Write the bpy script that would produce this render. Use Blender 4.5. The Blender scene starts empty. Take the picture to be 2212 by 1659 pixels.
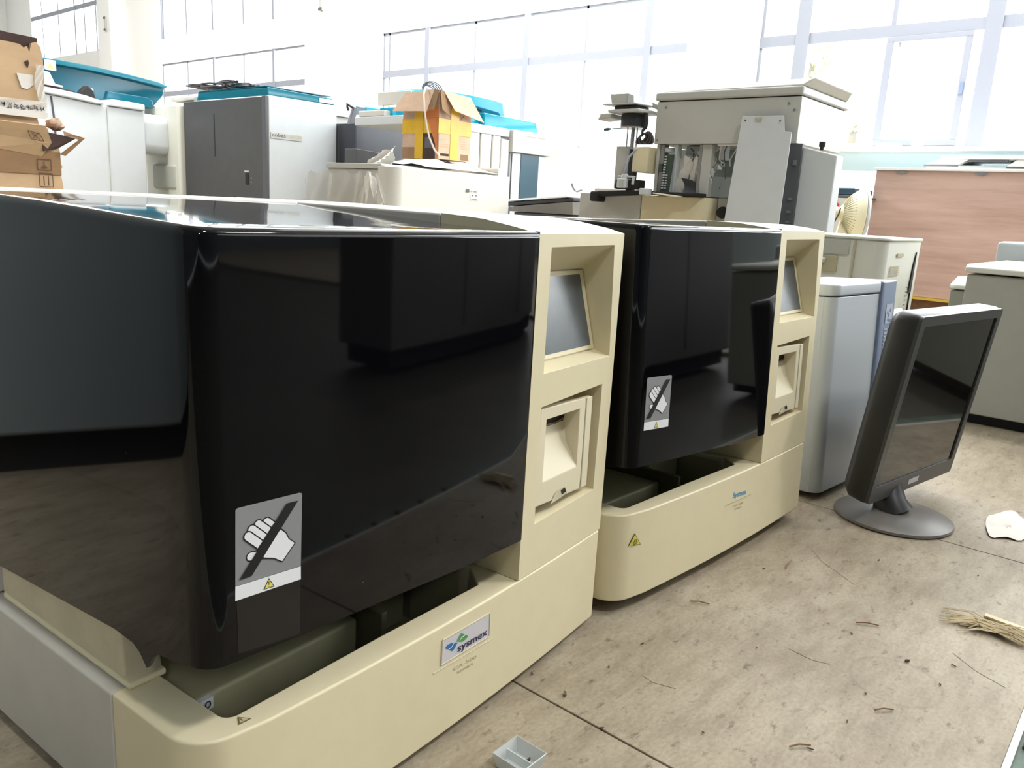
import bpy, bmesh, math, random
from mathutils import Vector, Matrix, Euler
random.seed(7)
COL = bpy.context.scene.collection
PI = math.pi
# ------------------------------------------------------------------ materials
def lin(c):
    return tuple(((v/255)/12.92 if v/255 <= .04045 else ((v/255+.055)/1.055)**2.4) for v in c)
def mat(name, rgb, rough=.5, metal=0., noise=.0, scale=8., dark=None, bump=0., spec=.5, coat=0., stretch=None, detail=6.):
    m = bpy.data.materials.new(name); m.use_nodes = True
    nt = m.node_tree; b = nt.nodes['Principled BSDF']
    c = lin(rgb)
    b.inputs['Roughness'].default_value = rough
    b.inputs['Metallic'].default_value = metal
    b.inputs['Specular IOR Level'].default_value = spec
    b.inputs['Coat Weight'].default_value = coat
    b.inputs['Base Color'].default_value = (*c, 1)
    if noise > 0 or bump > 0:
        tc = nt.nodes.new('ShaderNodeTexCoord'); mp = nt.nodes.new('ShaderNodeMapping')
        if stretch: mp.inputs['Scale'].default_value = stretch
        n = nt.nodes.new('ShaderNodeTexNoise'); n.inputs['Scale'].default_value = scale
        n.inputs['Detail'].default_value = detail; n.inputs['Roughness'].default_value = .65
        nt.links.new(tc.outputs['Object'], mp.inputs[0]); nt.links.new(mp.outputs[0], n.inputs['Vector'])
        if noise > 0:
            r = nt.nodes.new('ShaderNodeValToRGB')
            d = lin(dark) if dark else tuple(v*(1-noise) for v in c)
            r.color_ramp.elements[0].position = .32; r.color_ramp.elements[0].color = (*d, 1)
            r.color_ramp.elements[1].position = .62; r.color_ramp.elements[1].color = (*c, 1)
            nt.links.new(n.outputs['Fac'], r.inputs[0]); nt.links.new(r.outputs[0], b.inputs['Base Color'])
        if bump > 0:
            bp = nt.nodes.new('ShaderNodeBump'); bp.inputs['Strength'].default_value = bump; bp.inputs['Distance'].default_value = .01
            nt.links.new(n.outputs['Fac'], bp.inputs['Height']); nt.links.new(bp.outputs[0], b.inputs['Normal'])
    return m
def film(name, rgb, clear, rough=.15, glossy=.5, bump=0., scale=12):
    """thin translucent sheet: part see-through, part coloured diffuse, part shine"""
    m = bpy.data.materials.new(name); m.use_nodes = True
    nt = m.node_tree; nt.nodes.clear(); N = nt.nodes.new; L = nt.links.new
    o = N('ShaderNodeOutputMaterial'); t = N('ShaderNodeBsdfTransparent'); d = N('ShaderNodeBsdfPrincipled')
    d.inputs['Base Color'].default_value = (*lin(rgb), 1); d.inputs['Roughness'].default_value = rough
    d.inputs['Specular IOR Level'].default_value = glossy
    tl = lin(rgb); k = .35
    t.inputs['Color'].default_value = (*(v*(1-k)+k*max(tl) for v in tl), 1) if clear < .9 else (1, 1, 1, 1)
    x = N('ShaderNodeMixShader'); x.inputs[0].default_value = clear
    L(d.outputs[0], x.inputs[1]); L(t.outputs[0], x.inputs[2]); L(x.outputs[0], o.inputs[0])
    if bump:
        n = N('ShaderNodeTexNoise'); n.inputs['Scale'].default_value = scale; bp = N('ShaderNodeBump'); bp.inputs['Strength'].default_value = bump
        tc = N('ShaderNodeTexCoord'); L(tc.outputs['Object'], n.inputs['Vector'])
        L(n.outputs['Fac'], bp.inputs['Height']); L(bp.outputs[0], d.inputs['Normal'])
    return m
M = {}
M['cream'] = mat('cream_plastic', (226,215,181), .42, noise=.035, scale=30, bump=.02)
M['cream_top'] = mat('dusty_cream_plastic', (206,196,168), .6, noise=.14, scale=26)
M['flap'] = mat('cream_flap_plastic', (224,214,186), .5)
M['grey_body'] = mat('pale_grey_metal_paint', (196,192,184), .5, noise=.08, scale=14)
M['tray'] = mat('grey_green_tray', (172,168,136), .5, noise=.15, scale=12)
M['tray_dark'] = mat('dark_tray_plastic', (90,88,70), .5)  # darker tray tone for the divider
M['crack'] = mat('board_crack', (128,116,98), .8)
M['dark'] = mat('dark_slot', (22,20,18), .7)
M['rubber'] = mat('black_rubber', (28,27,26), .8)
M['white'] = mat('white_print', (228,229,232), .45)
M['grey_print'] = mat('grey_print', (136,137,139), .4)
M['black_print'] = mat('black_print', (20,20,24), .4)
M['yellow_print'] = mat('yellow_print', (225,215,95), .45)
M['blue_print'] = mat('blue_print', (35,110,170), .4)
M['green_print'] = mat('green_print', (85,150,85), .4)
M['navy_print'] = mat('navy_print', (28,28,70), .4)
M['cyan_print'] = mat('cyan_print', (60,150,200), .4)
M['faint_relief_print'] = mat('faint_relief_print', (172,162,134), .5)  # darker cream paints the shade of embossed letters and groove; faint print too
M['olive_print'] = mat('olive_print', (120,105,62), .5)
M['plate'] = mat('silver_plate', (206,204,209), .3)
def lid_mat():
    m = mat('glossy_black_acrylic', (7,6,9), .04, spec=.30, coat=.0)
    nt = m.node_tree; b = nt.nodes['Principled BSDF']; N = nt.nodes.new; L = nt.links.new
    tc = N('ShaderNodeTexCoord')
    v = N('ShaderNodeTexVoronoi'); v.inputs['Scale'].default_value = 34
    r = N('ShaderNodeValToRGB'); r.color_ramp.elements[0].position = .010; r.color_ramp.elements[0].color = (.12,.12,.13,1)
    r.color_ramp.elements[1].position = .018; r.color_ramp.elements[1].color = (.0022,.0020,.0028,1)
    L(tc.outputs['Object'], v.inputs['Vector']); L(v.outputs['Distance'], r.inputs[0]); L(r.outputs[0], b.inputs['Base Color'])
    return m
M['lid'] = lid_mat()
def screen_mat(name, top, bot):
    m = mat(name, top, .22); return m
M['screen'] = mat('lcd_screen', (104,110,116), .25, noise=.35, scale=5)
M['pc'] = mat('pale_blue_grey_paint', (184,190,195), .4)
M['bezel'] = mat('slate_blue_bezel', (122,136,160), .4)
M['bezel_l'] = mat('light_slate_print', (170,180,196), .4)
M['mon'] = mat('black_monitor_plastic', (38,38,40), .42, bump=.02, scale=60)
M['mon_grey'] = mat('dark_grey_frame', (66,66,66), .38)
M['mon_screen'] = mat('dark_glossy_screen', (20,18,16), .05, spec=.8)
M['mon_base'] = mat('grey_stand_plastic', (112,108,104), .35, noise=.1, scale=40)
M['silver'] = mat('silver_label', (190,190,200), .3, metal=.3)
M['ivory'] = mat('ivory_white_plastic', (214,214,202), .45, noise=.03, scale=20)
M['ivory_d'] = mat('grey_ivory_plastic', (178,179,168), .5, noise=.05, scale=20)
M['cool_white'] = mat('cool_white_plastic', (198,203,206), .45, noise=.03, scale=10)
M['warm_white'] = mat('warm_white_plastic', (206,204,197), .5, noise=.05, scale=9)
M['lightgrey'] = mat('light_grey_paint', (186,186,181), .5, noise=.04, scale=12)
M['grey_blue'] = mat('grey_blue_paint', (140,150,150), .5)
M['charcoal'] = mat('charcoal_panel', (72,72,73), .5, noise=.12, scale=9)
M['charcoal_d'] = mat('dark_charcoal', (40,42,50), .45)
M['slate'] = mat('slate_grey_panel', (84,85,90), .5)
M['teal'] = film('teal_acrylic', (30,128,148), .45, .12)
M['teal_d'] = film('deep_teal_acrylic', (22,100,120), .25, .12)
M['teal_b'] = film('bright_teal_acrylic', (20,175,200), .5, .12)
M['teal_panel'] = mat('dark_teal_panel', (52,78,92), .25)
M['wrap'] = film('clear_plastic_wrap', (232,230,225), .66, .10, .9, .35, 10)
M['tape'] = film('clear_tape', (225,222,215), .35, .1, .9, .3, 20)
M['glass'] = film('window_glass', (240,245,250), .93, .02, .5)
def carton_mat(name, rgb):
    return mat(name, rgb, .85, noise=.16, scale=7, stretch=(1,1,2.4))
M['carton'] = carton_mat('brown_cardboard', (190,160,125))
M['carton_d'] = carton_mat('dark_brown_cardboard', (140,110,78))  # darker brown for torn flaps, printed bands and splinters
M['carton_in'] = mat('dark_inner_torn_cardboard', (66,48,44), .9, noise=.3, scale=20)  # dark brown: painted shade of carton insides, also torn edges and print
M['carton_line'] = mat('brown_ink', (92,64,44), .8)
M['kraft'] = carton_mat('tan_cardboard', (190,160,138))
M['kraft_l'] = carton_mat('light_tan_cardboard', (205,175,150))
M['ytape'] = mat('yellow_packing_tape', (214,172,52), .3, noise=.12, scale=20)
M['paper'] = mat('off_white_paper', (214,210,202), .8, noise=.1, scale=14)
M['frame'] = mat('grey_blue_window_frame', (146,150,160), .5)
M['wall'] = mat('white_plaster', (238,238,236), .85)
M['wall_cyan'] = mat('pale_cyan_paint', (222,241,244), .85)
M['ceil'] = mat('ceiling_white', (225,225,222), .9)
M['wallback'] = mat('grey_green_far_wall', (108,116,118), .85, noise=.3, scale=.5)
M['ply'] = mat('red_brown_plywood', (206,176,164), .65, noise=.22, scale=4, stretch=(1,.35,3.6), dark=(184,152,140))
M['yellow_edge'] = mat('yellow_edge_tape', (214,180,70), .5)
M['wood_dark'] = mat('brown_wood_batten', (130,94,66), .7, noise=.3, scale=20)
M['green'] = mat('green_painted_steel', (84,104,90), .6, noise=.45, scale=14)
M['green_f'] = mat('dark_green_floor_paint', (84,82,72), .5, noise=.3, scale=6)
M['rust'] = mat('rusty_bolt', (120,92,78), .7, noise=.4, scale=80)
M['fan'] = mat('yellowed_fan_plastic', (228,222,194), .45)
M['wire_d'] = mat('dark_cable', (52,48,50), .6)
M['wire_w'] = mat('off_white_cable', (220,212,202), .5)
M['pcb'] = mat('green_circuit_board', (58,72,62), .5)
M['metal'] = mat('brushed_metal', (150,150,152), .35, metal=.7)
M['clearbox'] = film('frosted_plastic', (228,232,232), .35, .3, .5)
M['chip'] = mat('wood_chip', (92,76,58), .8)
M['straw'] = mat('pale_straw', (222,206,172), .7, noise=.3, scale=60)
M['leaf'] = mat('pale_leaf', (216,222,176), .7)
M['bark'] = mat('pale_bark', (150,140,120), .8)
M['red'] = mat('red_print', (205,60,40), .5)
M['grille'] = mat('grille_olive', (176,170,140), .6)  # muted olive for slots, seams, recess and small marks
M['roofw'] = mat('bright_white_paint', (240,240,240), .5)

def floor_mat():
    m = bpy.data.materials.new('dusty_beige_board'); m.use_nodes = True
    nt = m.node_tree; b = nt.nodes['Principled BSDF']; N = nt.nodes.new; L = nt.links.new
    tc = N('ShaderNodeTexCoord')
    def noise(scale, stretch, detail=8, rough=.65):
        mp = N('ShaderNodeMapping'); mp.inputs['Scale'].default_value = stretch; mp.inputs['Rotation'].default_value = (0,0,.12)
        n = N('ShaderNodeTexNoise'); n.inputs['Scale'].default_value = scale; n.inputs['Detail'].default_value = detail; n.inputs['Roughness'].default_value = rough
        L(tc.outputs['Object'], mp.inputs[0]); L(mp.outputs[0], n.inputs['Vector']); return n.outputs['Fac']
    def ramp(inp, p0, c0, p1, c1):
        r = N('ShaderNodeValToRGB'); r.color_ramp.elements[0].position = p0; r.color_ramp.elements[1].position = p1
        r.color_ramp.elements[0].color = (*lin(c0),1); r.color_ramp.elements[1].color = (*lin(c1),1); L(inp, r.inputs[0]); return r.outputs[0]
    def mixc(a, bb, fac, typ='MULTIPLY'):
        x = N('ShaderNodeMix'); x.data_type = 'RGBA'; x.blend_type = typ; x.inputs[0].default_value = fac
        L(a, x.inputs[6]); L(bb, x.inputs[7]); return x.outputs[2]
    base = ramp(noise(3.2, (1,1.5,1)), .34, (156,145,127), .64, (180,170,151))
    streak = ramp(noise(11, (1.0,3.0,1), 7, .7), .36, (196,190,180), .56, (255,255,255))
    spots = ramp(noise(38, (1,1.8,1), 4, .7), .30, (150,138,124), .42, (255,255,255))
    fine = ramp(noise(150, (1,1.6,1), 3), .25, (218,214,208), .6, (255,255,255))
    big = ramp(noise(1.3, (1,1,1), 3), .35, (222,216,206), .6, (255,255,255))
    c = mixc(base, streak, .5); c = mixc(c, spots, .7); c = mixc(c, fine, .7); c = mixc(c, big, .8)
    d = N('ShaderNodeVectorMath'); d.operation = 'DISTANCE'; d.inputs[1].default_value = (0.953, 0.180, 0); L(tc.outputs['Object'], d.inputs[0])
    rr = N('ShaderNodeValToRGB'); e = rr.color_ramp.elements; e[0].position = 0.0483; e[0].color = (1,1,1,1); e[1].position = 0.0523; e[1].color = (.62,.58,.52,1)
    k = rr.color_ramp.elements.new(0.0543); k.color = (1,1,1,1); L(d.outputs['Value'], rr.inputs[0])
    c = mixc(c, rr.outputs[0], .55)
    L(c, b.inputs['Base Color']); b.inputs['Roughness'].default_value = .55; b.inputs['Specular IOR Level'].default_value = .35
    bp = N('ShaderNodeBump'); bp.inputs['Strength'].default_value = .12; bp.inputs['Distance'].default_value = .004
    L(noise(30, (1,3,1)), bp.inputs['Height']); L(bp.outputs[0], b.inputs['Normal'])
    return m
M['floor'] = floor_mat()

# ------------------------------------------------------------------ mesh helpers
class MB:
    def __init__(s): s.v = []; s.f = []
    def poly(s, pts):
        n = len(s.v); s.v += [tuple(p) for p in pts]; s.f.append(tuple(range(n, n+len(pts)))); return s
    def box(s, x0, x1, y0, y1, z0, z1):
        n = len(s.v)
        s.v += [(x0,y0,z0),(x1,y0,z0),(x1,y1,z0),(x0,y1,z0),(x0,y0,z1),(x1,y0,z1),(x1,y1,z1),(x0,y1,z1)]
        s.f += [tuple(n+i for i in q) for q in ((3,2,1,0),(4,5,6,7),(0,1,5,4),(1,2,6,5),(2,3,7,6),(3,0,4,7))]; return s
    def hexa(s, p8):
        n = len(s.v); s.v += [tuple(p) for p in p8]
        s.f += [tuple(n+i for i in q) for q in ((3,2,1,0),(4,5,6,7),(0,1,5,4),(1,2,6,5),(2,3,7,6),(3,0,4,7))]; return s
    def prism(s, pts, a, b, axis='z'):
        """extrude a 2-D outline; axis z: (x,y); axis y: (x,z); axis x: (y,z)"""
        f = {'z': lambda p,t:(p[0],p[1],t), 'y': lambda p,t:(p[0],t,p[1]), 'x': lambda p,t:(t,p[0],p[1])}[axis]
        n = len(s.v); k = len(pts)
        s.v += [f(p,a) for p in pts] + [f(p,b) for p in pts]
        s.f += [tuple(n+i for i in range(k))[::-1], tuple(n+k+i for i in range(k))]
        s.f += [(n+i, n+(i+1)%k, n+k+(i+1)%k, n+k+i) for i in range(k)]; return s
    def tube(s, path, r, seg=8, cap=True):
        path = [Vector(p) for p in path]; n0 = len(s.v); m = len(path)
        up = Vector((0,0,1)); prev = None
        for i, p in enumerate(path):
            t = (path[min(i+1,m-1)] - path[max(i-1,0)]).normalized()
            if prev is None:
                a = t.cross(up); a = a if a.length > .05 else t.cross(Vector((1,0,0)))
            else: a = prev - t*prev.dot(t)
            a.normalize(); prev = a; b = t.cross(a)
            rr = r[i] if isinstance(r, (list,tuple)) else r
            s.v += [tuple(p + a*math.cos(2*PI*j/seg)*rr + b*math.sin(2*PI*j/seg)*rr) for j in range(seg)]
        for i in range(m-1):
            for j in range(seg):
                s.f.append((n0+i*seg+j, n0+i*seg+(j+1)%seg, n0+(i+1)*seg+(j+1)%seg, n0+(i+1)*seg+j))
        if cap:
            s.f.append(tuple(n0+j for j in range(seg))[::-1]); s.f.append(tuple(n0+(m-1)*seg+j for j in range(seg)))
        return s
    def lathe(s, c, prof, seg=40, axis='z'):
        """prof: list of (radius, height) from c along axis"""
        n0 = len(s.v)
        for r, h in prof:
            for j in range(seg):
                a = 2*PI*j/seg; x, y = r*math.cos(a), r*math.sin(a)
                p = {'z':(x,y,h), 'x':(h,x,y), 'y':(x,h,y)}[axis]
                s.v.append((c[0]+p[0], c[1]+p[1], c[2]+p[2]))
        for i in range(len(prof)-1):
            for j in range(seg):
                s.f.append((n0+i*seg+j, n0+i*seg+(j+1)%seg, n0+(i+1)*seg+(j+1)%seg, n0+(i+1)*seg+j))
        s.f.append(tuple(n0+j for j in range(seg))[::-1]); s.f.append(tuple(n0+(len(prof)-1)*seg+j for j in range(seg)))
        return s
    def grid(s, rows):
        n0 = len(s.v); k = len(rows[0])
        for r in rows: s.v += [tuple(p) for p in r]
        for i in range(len(rows)-1):
            for j in range(k-1): s.f.append((n0+i*k+j, n0+i*k+j+1, n0+(i+1)*k+j+1, n0+(i+1)*k+j))
        return s
def arc(cx, cy, r, a0, a1, n=6):
    return [(cx+r*math.cos(math.radians(a0+(a1-a0)*i/n)), cy+r*math.sin(math.radians(a0+(a1-a0)*i/n))) for i in range(n+1)]
def rrect(x0, x1, y0, y1, r, n=5):
    return arc(x1-r,y1-r,r,0,90,n)+arc(x0+r,y1-r,r,90,180,n)+arc(x0+r,y0+r,r,180,270,n)+arc(x1-r,y0+r,r,270,360,n)
def link(name, me, m, parent=None):
    o = bpy.data.objects.new(name, me); COL.objects.link(o)
    me.materials.clear(); me.materials.append(m)
    if parent is not None:
        o.parent = parent
        if parent.get('_off') is not None: o['_off'] = list(parent['_off']); o['_sub'] = 1
    return o
def build(mb, name, m, parent=None, bevel=0., seg=2, smooth=False, solid=0., off=None, ang=35, recalc=True):
    if off is None and parent is not None: off = parent.get('_off')
    me = bpy.data.meshes.new(name)
    if parent is not None and parent.get('_off') is not None and off is not None: off = list(off)
    vs = mb.v if not off else [(a-off[0], b-off[1], c-off[2]) for a,b,c in mb.v]
    me.from_pydata(vs, [], mb.f); me.validate()
    if recalc:
        b = bmesh.new(); b.from_mesh(me); bmesh.ops.recalc_face_normals(b, faces=b.faces); b.to_mesh(me); b.free()
    o = link(name, me, m, parent)
    if smooth or bevel:
        for p in me.polygons: p.use_smooth = True
    if solid:
        q = o.modifiers.new('s','SOLIDIFY'); q.thickness = abs(solid); q.offset = -1 if solid > 0 else 1
    if bevel:
        q = o.modifiers.new('b','BEVEL'); q.width = bevel; q.segments = seg; q.limit_method = 'ANGLE'; q.angle_limit = math.radians(ang)
        q.harden_normals = False; q.use_clamp_overlap = True
        w = o.modifiers.new('w','WEIGHTED_NORMAL'); w.keep_sharp = True
    elif smooth:
        try: me.set_sharp_from_angle(angle=math.radians(42))
        except Exception: pass
    return o
def tag(o, label, cat, group=None, kind=None):
    o['label'] = label; o['category'] = cat
    if group: o['group'] = group
    if kind: o['kind'] = kind
    return o
def thing(name, label, cat, loc=(0,0,0), rot=(0,0,0), group=None, world=True):
    """Empty at a thing's base; with world=True its parts are written in room coordinates"""
    e = bpy.data.objects.new(name, None); COL.objects.link(e); e.location = loc; e.rotation_euler = rot
    e.empty_display_size = .1
    if world and rot == (0,0,0): e['_off'] = list(loc)
    return tag(e, label, cat, group)
def solo(mb, name, m, label, cat, loc, group=None, **k):
    o = build(mb, name, m, None, off=loc, **k); o.location = loc
    return tag(o, label, cat, group)
def struct(mb, name, m, parent=None, **k):
    o = build(mb, name, m, parent, **k)
    if parent is None: o['kind'] = 'structure'
    return o
def text(body, name, m, parent, origin, xd, yd, width=None, size=.01, thick=.0002, bold=0.):
    """flat lettering: baseline starts at origin, runs along xd, rises along yd"""
    cu = bpy.data.curves.new(name, 'FONT'); cu.body = body; cu.size = 1; cu.extrude = 0; cu.offset = bold; cu.resolution_u = 3
    t = bpy.data.objects.new('t', cu); COL.objects.link(t); bpy.context.view_layer.update()
    me = bpy.data.meshes.new_from_object(t); bpy.data.objects.remove(t); bpy.data.curves.remove(cu)
    xs = [v.co.x for v in me.vertices]; w = max(xs)-min(xs)
    sx = (width/w) if width else size; sy = size
    X = Vector(xd).normalized(); Y = Vector(yd).normalized(); O = Vector(origin)
    off = parent.get('_off') if parent is not None else None
    if off: O = O - Vector(off)
    n = X.cross(Y).normalized()*thick
    for v in me.vertices: v.co = O + X*((v.co.x-min(xs))*sx) + Y*(v.co.y*sy) + n
    me.name = name
    return link(name, me, m, parent)

# ------------------------------------------------------------------ camera
cam = bpy.data.cameras.new('camera'); co = bpy.data.objects.new('camera', cam); COL.objects.link(co)
cam.sensor_fit = 'HORIZONTAL'; cam.sensor_width = 36; cam.lens = 1720/2212*36; cam.clip_start = .02; cam.clip_end = 200
Rm = Matrix([[0.6495098, 0.1328853, -0.7486511], [-0.7583946, 0.1838471, -0.6253302], [0.0545401, 0.9739311, 0.22019]])
co.matrix_world = Matrix.Translation((0,0,.525)) @ Rm.to_4x4()
bpy.context.scene.camera = co
# ------------------------------------------------------------------ the two coagulation analysers
def interp(x, pts):
    if x <= pts[0][0]: return pts[0][1]
    for (a,b),(c,d) in zip(pts, pts[1:]):
        if x <= c: return b+(d-b)*(x-a)/(c-a)
    return pts[-1][1]
def weld(o, d=1e-5):
    b = bmesh.new(); b.from_mesh(o.data); bmesh.ops.remove_doubles(b, verts=b.verts, dist=d)
    bmesh.ops.recalc_face_normals(b, faces=b.faces); b.to_mesh(o.data); b.free()
    return o
bow = lambda u: .010*((u-.3)/.28)**2-.001
ztop = lambda v: interp(v, [(0,.4985),(.03,.5035),(.07,.509),(.12,.5118),(.5,.514)])
def analyser(name, label, loc, rot, first):
    r = thing(name, label, 'laboratory analyser', loc, rot, world=False)
    # base: front shell with the tray opening
    out = [(-.002,.127)] + [(-.002,.05)] + arc(.034,.047,.036,180,262,8)
    out += [(u, bow(u)) for u in (.06,.1,.15,.2,.25,.3,.35,.4,.45,.5,.535)] + arc(.551,.0126,.006,-80,0,3) + [(.557,.127),(.345,.127),(.362,.059),(.336,.028),(.2,.031)]
    out += arc(.046,.041,.010,-90,-180,4) + [(.036,.127)]
    build(MB().prism(out, .012, .132), 'base', M['cream'], r, bevel=.0025, seg=2, ang=50)
    # dusty rim surface (thin skin on the ledge)
    U = [(-.002,.127),(.036,.127),(.036,.49),(-.002,.49)]
    rear = [(-.002,.1275),(.036,.1275),(.036,.24),(.345,.24),(.345,.1275),(.557,.1275),(.557,.49),(-.002,.49)]
    build(MB().prism(rear, .012, .131), 'base_rear', M['grey_body'], r, bevel=.003)
    t = MB()
    t.poly([(.036,.028,.05),(.345,.028,.05),(.345,.24,.05),(.036,.24,.05)])
    t.poly([(.0362,.041,.05),(.0362,.24,.05),(.0362,.24,.1275),(.0362,.041,.1275)])
    t.poly([(.345,.06,.05),(.345,.24,.05),(.345,.24,.1275),(.345,.06,.1275)])
    t.poly([(.046,.0315,.05),(.34,.0315,.05),(.34,.0315,.1275),(.046,.0315,.1275)])
    t.poly([(.036,.239,.05),(.345,.239,.05),(.345,.239,.135),(.036,.239,.135)])
    tr = build(t, 'sample_tray', M['tray'], r, recalc=False)
    build(MB().box(.05,.235,.10,.235,.051,.108), 'tray_insert', M['tray'], tr, bevel=.004)
    build(MB().box(.25,.335,.13,.235,.051,.125), 'tray_insert', M['tray'], tr, bevel=.004)
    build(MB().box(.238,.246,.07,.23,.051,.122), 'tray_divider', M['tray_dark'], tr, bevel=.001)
    build(MB().box(.052,.066,.094,.0995,.098,.1085), 'number_tag', M['white'], tr)
    text('10', 'tag_number', M['black_print'], tr, (.0535,.0935,.1), (1,0,0), (0,0,1), width=.010, size=.010)
    # inner body under the lid
    b = MB().box(.04,.3705,.235,.35,.132,.44)
    build(b, 'inner_body', M['cream'], r, bevel=.003)
    build(MB().hexa([(.010,.130,.132),(.04,.123,.132),(.04,.35,.132),(.010,.35,.132),(.010,.138,.30),(.04,.150,.30),(.04,.35,.30),(.010,.35,.30)]), 'inner_side', M['cream_top'], r, bevel=.003)
    build(MB().box(.008,.04,.118,.345,.132,.138), 'inner_ledge', M['cream'], r, bevel=.002)
    # rear housing
    h = MB()
    vs = [.1275,.2,.3,.4,.49]
    prof = [(v, ztop(v)) for v in vs]
    h.prism([(.49,.132),(.1275,.132)]+prof, .371, .557, 'x')
    build(h, 'rear_housing', M['grey_body'], r, bevel=.003)
    h = MB().prism([(.49,.132),(.357,.132),(.357,.5135),(.49,.5135)], -.002, .3705, 'x')
    build(h, 'back_housing', M['grey_body'], r, bevel=.003)
    # front tower with the two recesses
    f = lambda u, z, d=0.: (u, bow(u)+d, z)
    A,B,C,D = (.371,.1325),(.557,.1325),(.557,.4985),(.371,.4985)
    h1 = [(.395,.485),(.533,.486),(.543,.356),(.395,.356)]
    h2 = [(.395,.320),(.530,.324),(.529,.193),(.396,.190)]
    m = MB(); P = lambda *q: m.poly([f(*a) for a in q])
    P(A,h2[3],h2[0],h1[3],h1[0],D); P(B,C,h1[1],h1[2],h2[1],h2[2])
    P(D,h1[0],h1[1],C); P(h1[3],h2[0],h2[1],h1[2]); P(A,B,h2[2],h2[3])
    i1 = [(.398,.455,.040),(.530,.455,.040),(.540,.3615,.021),(.398,.3615,.021)]
    for k in range(4):
        a, b2, c, d = h1[k], h1[(k+1)%4], i1[(k+1)%4], i1[k]
        m.poly([f(*a), f(*b2), f(*c), f(*d)])
    m.poly([f(*q) for q in i1])
    i2 = [(.397,.318,.036),(.526,.320,.036),(.525,.196,.036),(.398,.193,.036)]
    for k in range(4):
        m.poly([f(*h2[k]), f(*h2[(k+1)%4]), f(*i2[(k+1)%4]), f(*i2[k])])
    m.poly([f(*q) for q in i2])
    vt = [0,.03,.07,.1,.127]
    for u in (.371,.557):
        m.poly([(u,(bow(u) if v == 0 else v),ztop(v)) for v in vt] + [(u,.127,.1325),(u,bow(u),.1325)])
    for a, b2 in zip(vt, vt[1:]):
        y0, y1 = (bow(.371), bow(.557)) if a == 0 else (a, a)
        m.poly([(.371,y0,ztop(a)),(.557,y1,ztop(a)),(.557,b2,ztop(b2)),(.371,b2,ztop(b2))])
    m.poly([(.371,.127,.1325),(.557,.127,.1325),(.557,.127,ztop(.127)),(.371,.127,ztop(.127))])
    m.poly([f(.371,.1325),f(.557,.1325),(.557,.127,.1325),(.371,.127,.1325)])
    tw = weld(build(m, 'tower', M['cream'], r, bevel=.0028, seg=3, ang=40))
    # display
    q = [(.404,.450,.0375),(.522,.450,.0375),(.531,.368,.0205),(.404,.368,.0205)]
    s = MB(); s.poly([f(u,z,d) for u,z,d in q]); ds = build(s, 'display', M['screen'], r, recalc=False)
    bz = MB()
    ins = [(.399,.4545,.0375),(.528,.4545,.0375),(.538,.3635,.0195),(.399,.3635,.0195)]
    for k in range(4):
        bz.poly([f(*ins[k]), f(*ins[(k+1)%4]), f(*q[(k+1)%4]), f(*q[k])])
    build(bz, 'display_frame', M['cream'], ds, recalc=False)
    # printer flap
    m = MB(); o1 = [(.4,.3165),(.514,.3115),(.516,.2005),(.398,.2065)]
    w = [(.412,.303),(.484,.302),(.486,.232),(.412,.232)]
    D0 = .003
    for k in range(4):
        m.poly([f(*o1[k],D0), f(*o1[(k+1)%4],D0), f(*w[(k+1)%4],D0), f(*w[k],D0)])
        m.poly([f(*o1[k],D0), f(*o1[(k+1)%4],D0), f(*o1[(k+1)%4],.010), f(*o1[k],.010)])
    bt = [(.424,.295,.024),(.484,.295,.024)]; sl = [(.424,.284,.024),(.484,.284,.024)]
    md = [(.424,.262,.018),(.480,.262,.018)]
    m.poly([f(*w[0],D0), f(*w[1],D0), f(*bt[1]), f(*bt[0])])
    m.poly([f(*sl[0]), f(*sl[1]), f(*md[1]), f(*md[0])])
    m.poly([f(*md[0]), f(*md[1]), f(*w[2],D0), f(*w[3],D0)])
    m.poly([f(*w[1],D0), f(*bt[1]), f(*sl[1]), f(*md[1]), f(*w[2],D0)])
    m.poly([f(*w[0],D0), f(*bt[0]), f(*sl[0]), f(*md[0]), f(*w[3],D0)])
    fl = weld(build(m, 'printer_flap', M['flap'], r, bevel=.0012, seg=2, ang=25))
    build(MB().poly([f(*bt[0]), f(*bt[1]), f(*sl[1]), f(*sl[0])]), 'paper_slot', M['dark'], fl, recalc=False)
    s = MB().tube([f(.426,.2850,.0232), f(.446,.2865,.023), f(.464,.285,.023), f(.482,.2875,.0232)], .0012, 5)
    build(s, 'paper_edge', M['carton_d'], fl)
    s = MB().poly([f(.440,.2125,.0026), f(.461,.2145,.0026), f(.468,.2045,.0026), f(.431,.2015,.0026)]); nt = build(s, 'finger_notch', M['cream_top'], fl, recalc=False)
    build(MB().poly([f(.452,.2125,.0024), f(.461,.2135,.0024), f(.465,.2075,.0024), f(.455,.2065,.0024)]), 'notch_hole', M['dark'], nt, recalc=False)
    s = MB().poly([f(.4975,.3125,.0026), f(.500,.3125,.0026), f(.501,.2015,.0026), f(.4985,.2015,.0026)]); build(s, 'flap_groove', M['faint_relief_print'], fl, recalc=False)
    # lid
    zl = lambda u, v: (1-(u/.371)**2)*interp(v, [(0,.5012),(.12,.5065),(.2,.5095),(.355,.5125)]) + (u/.371)**2*interp(v, [(0,.5005),(.06,.4995),(.12,.501),(.2,.505),(.355,.5115)])
    lf = lambda u: .004*((u-.25)/.25)**2-.004
    us = [.0052] + [.019-.014*math.cos(math.radians(a)) for a in (10,22,34,46,58,70,82)] + [.019,.028,.04,.07,.11,.15,.19,.23,.27,.31,.34,.366]
    r_in = .014
    def vin(u):
        if u < .019: return .019 + lf(.019) - math.sqrt(max(r_in**2-(.019-u)**2, 0))
        return lf(u)+.005
    v0 = .019+lf(.019)
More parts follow.
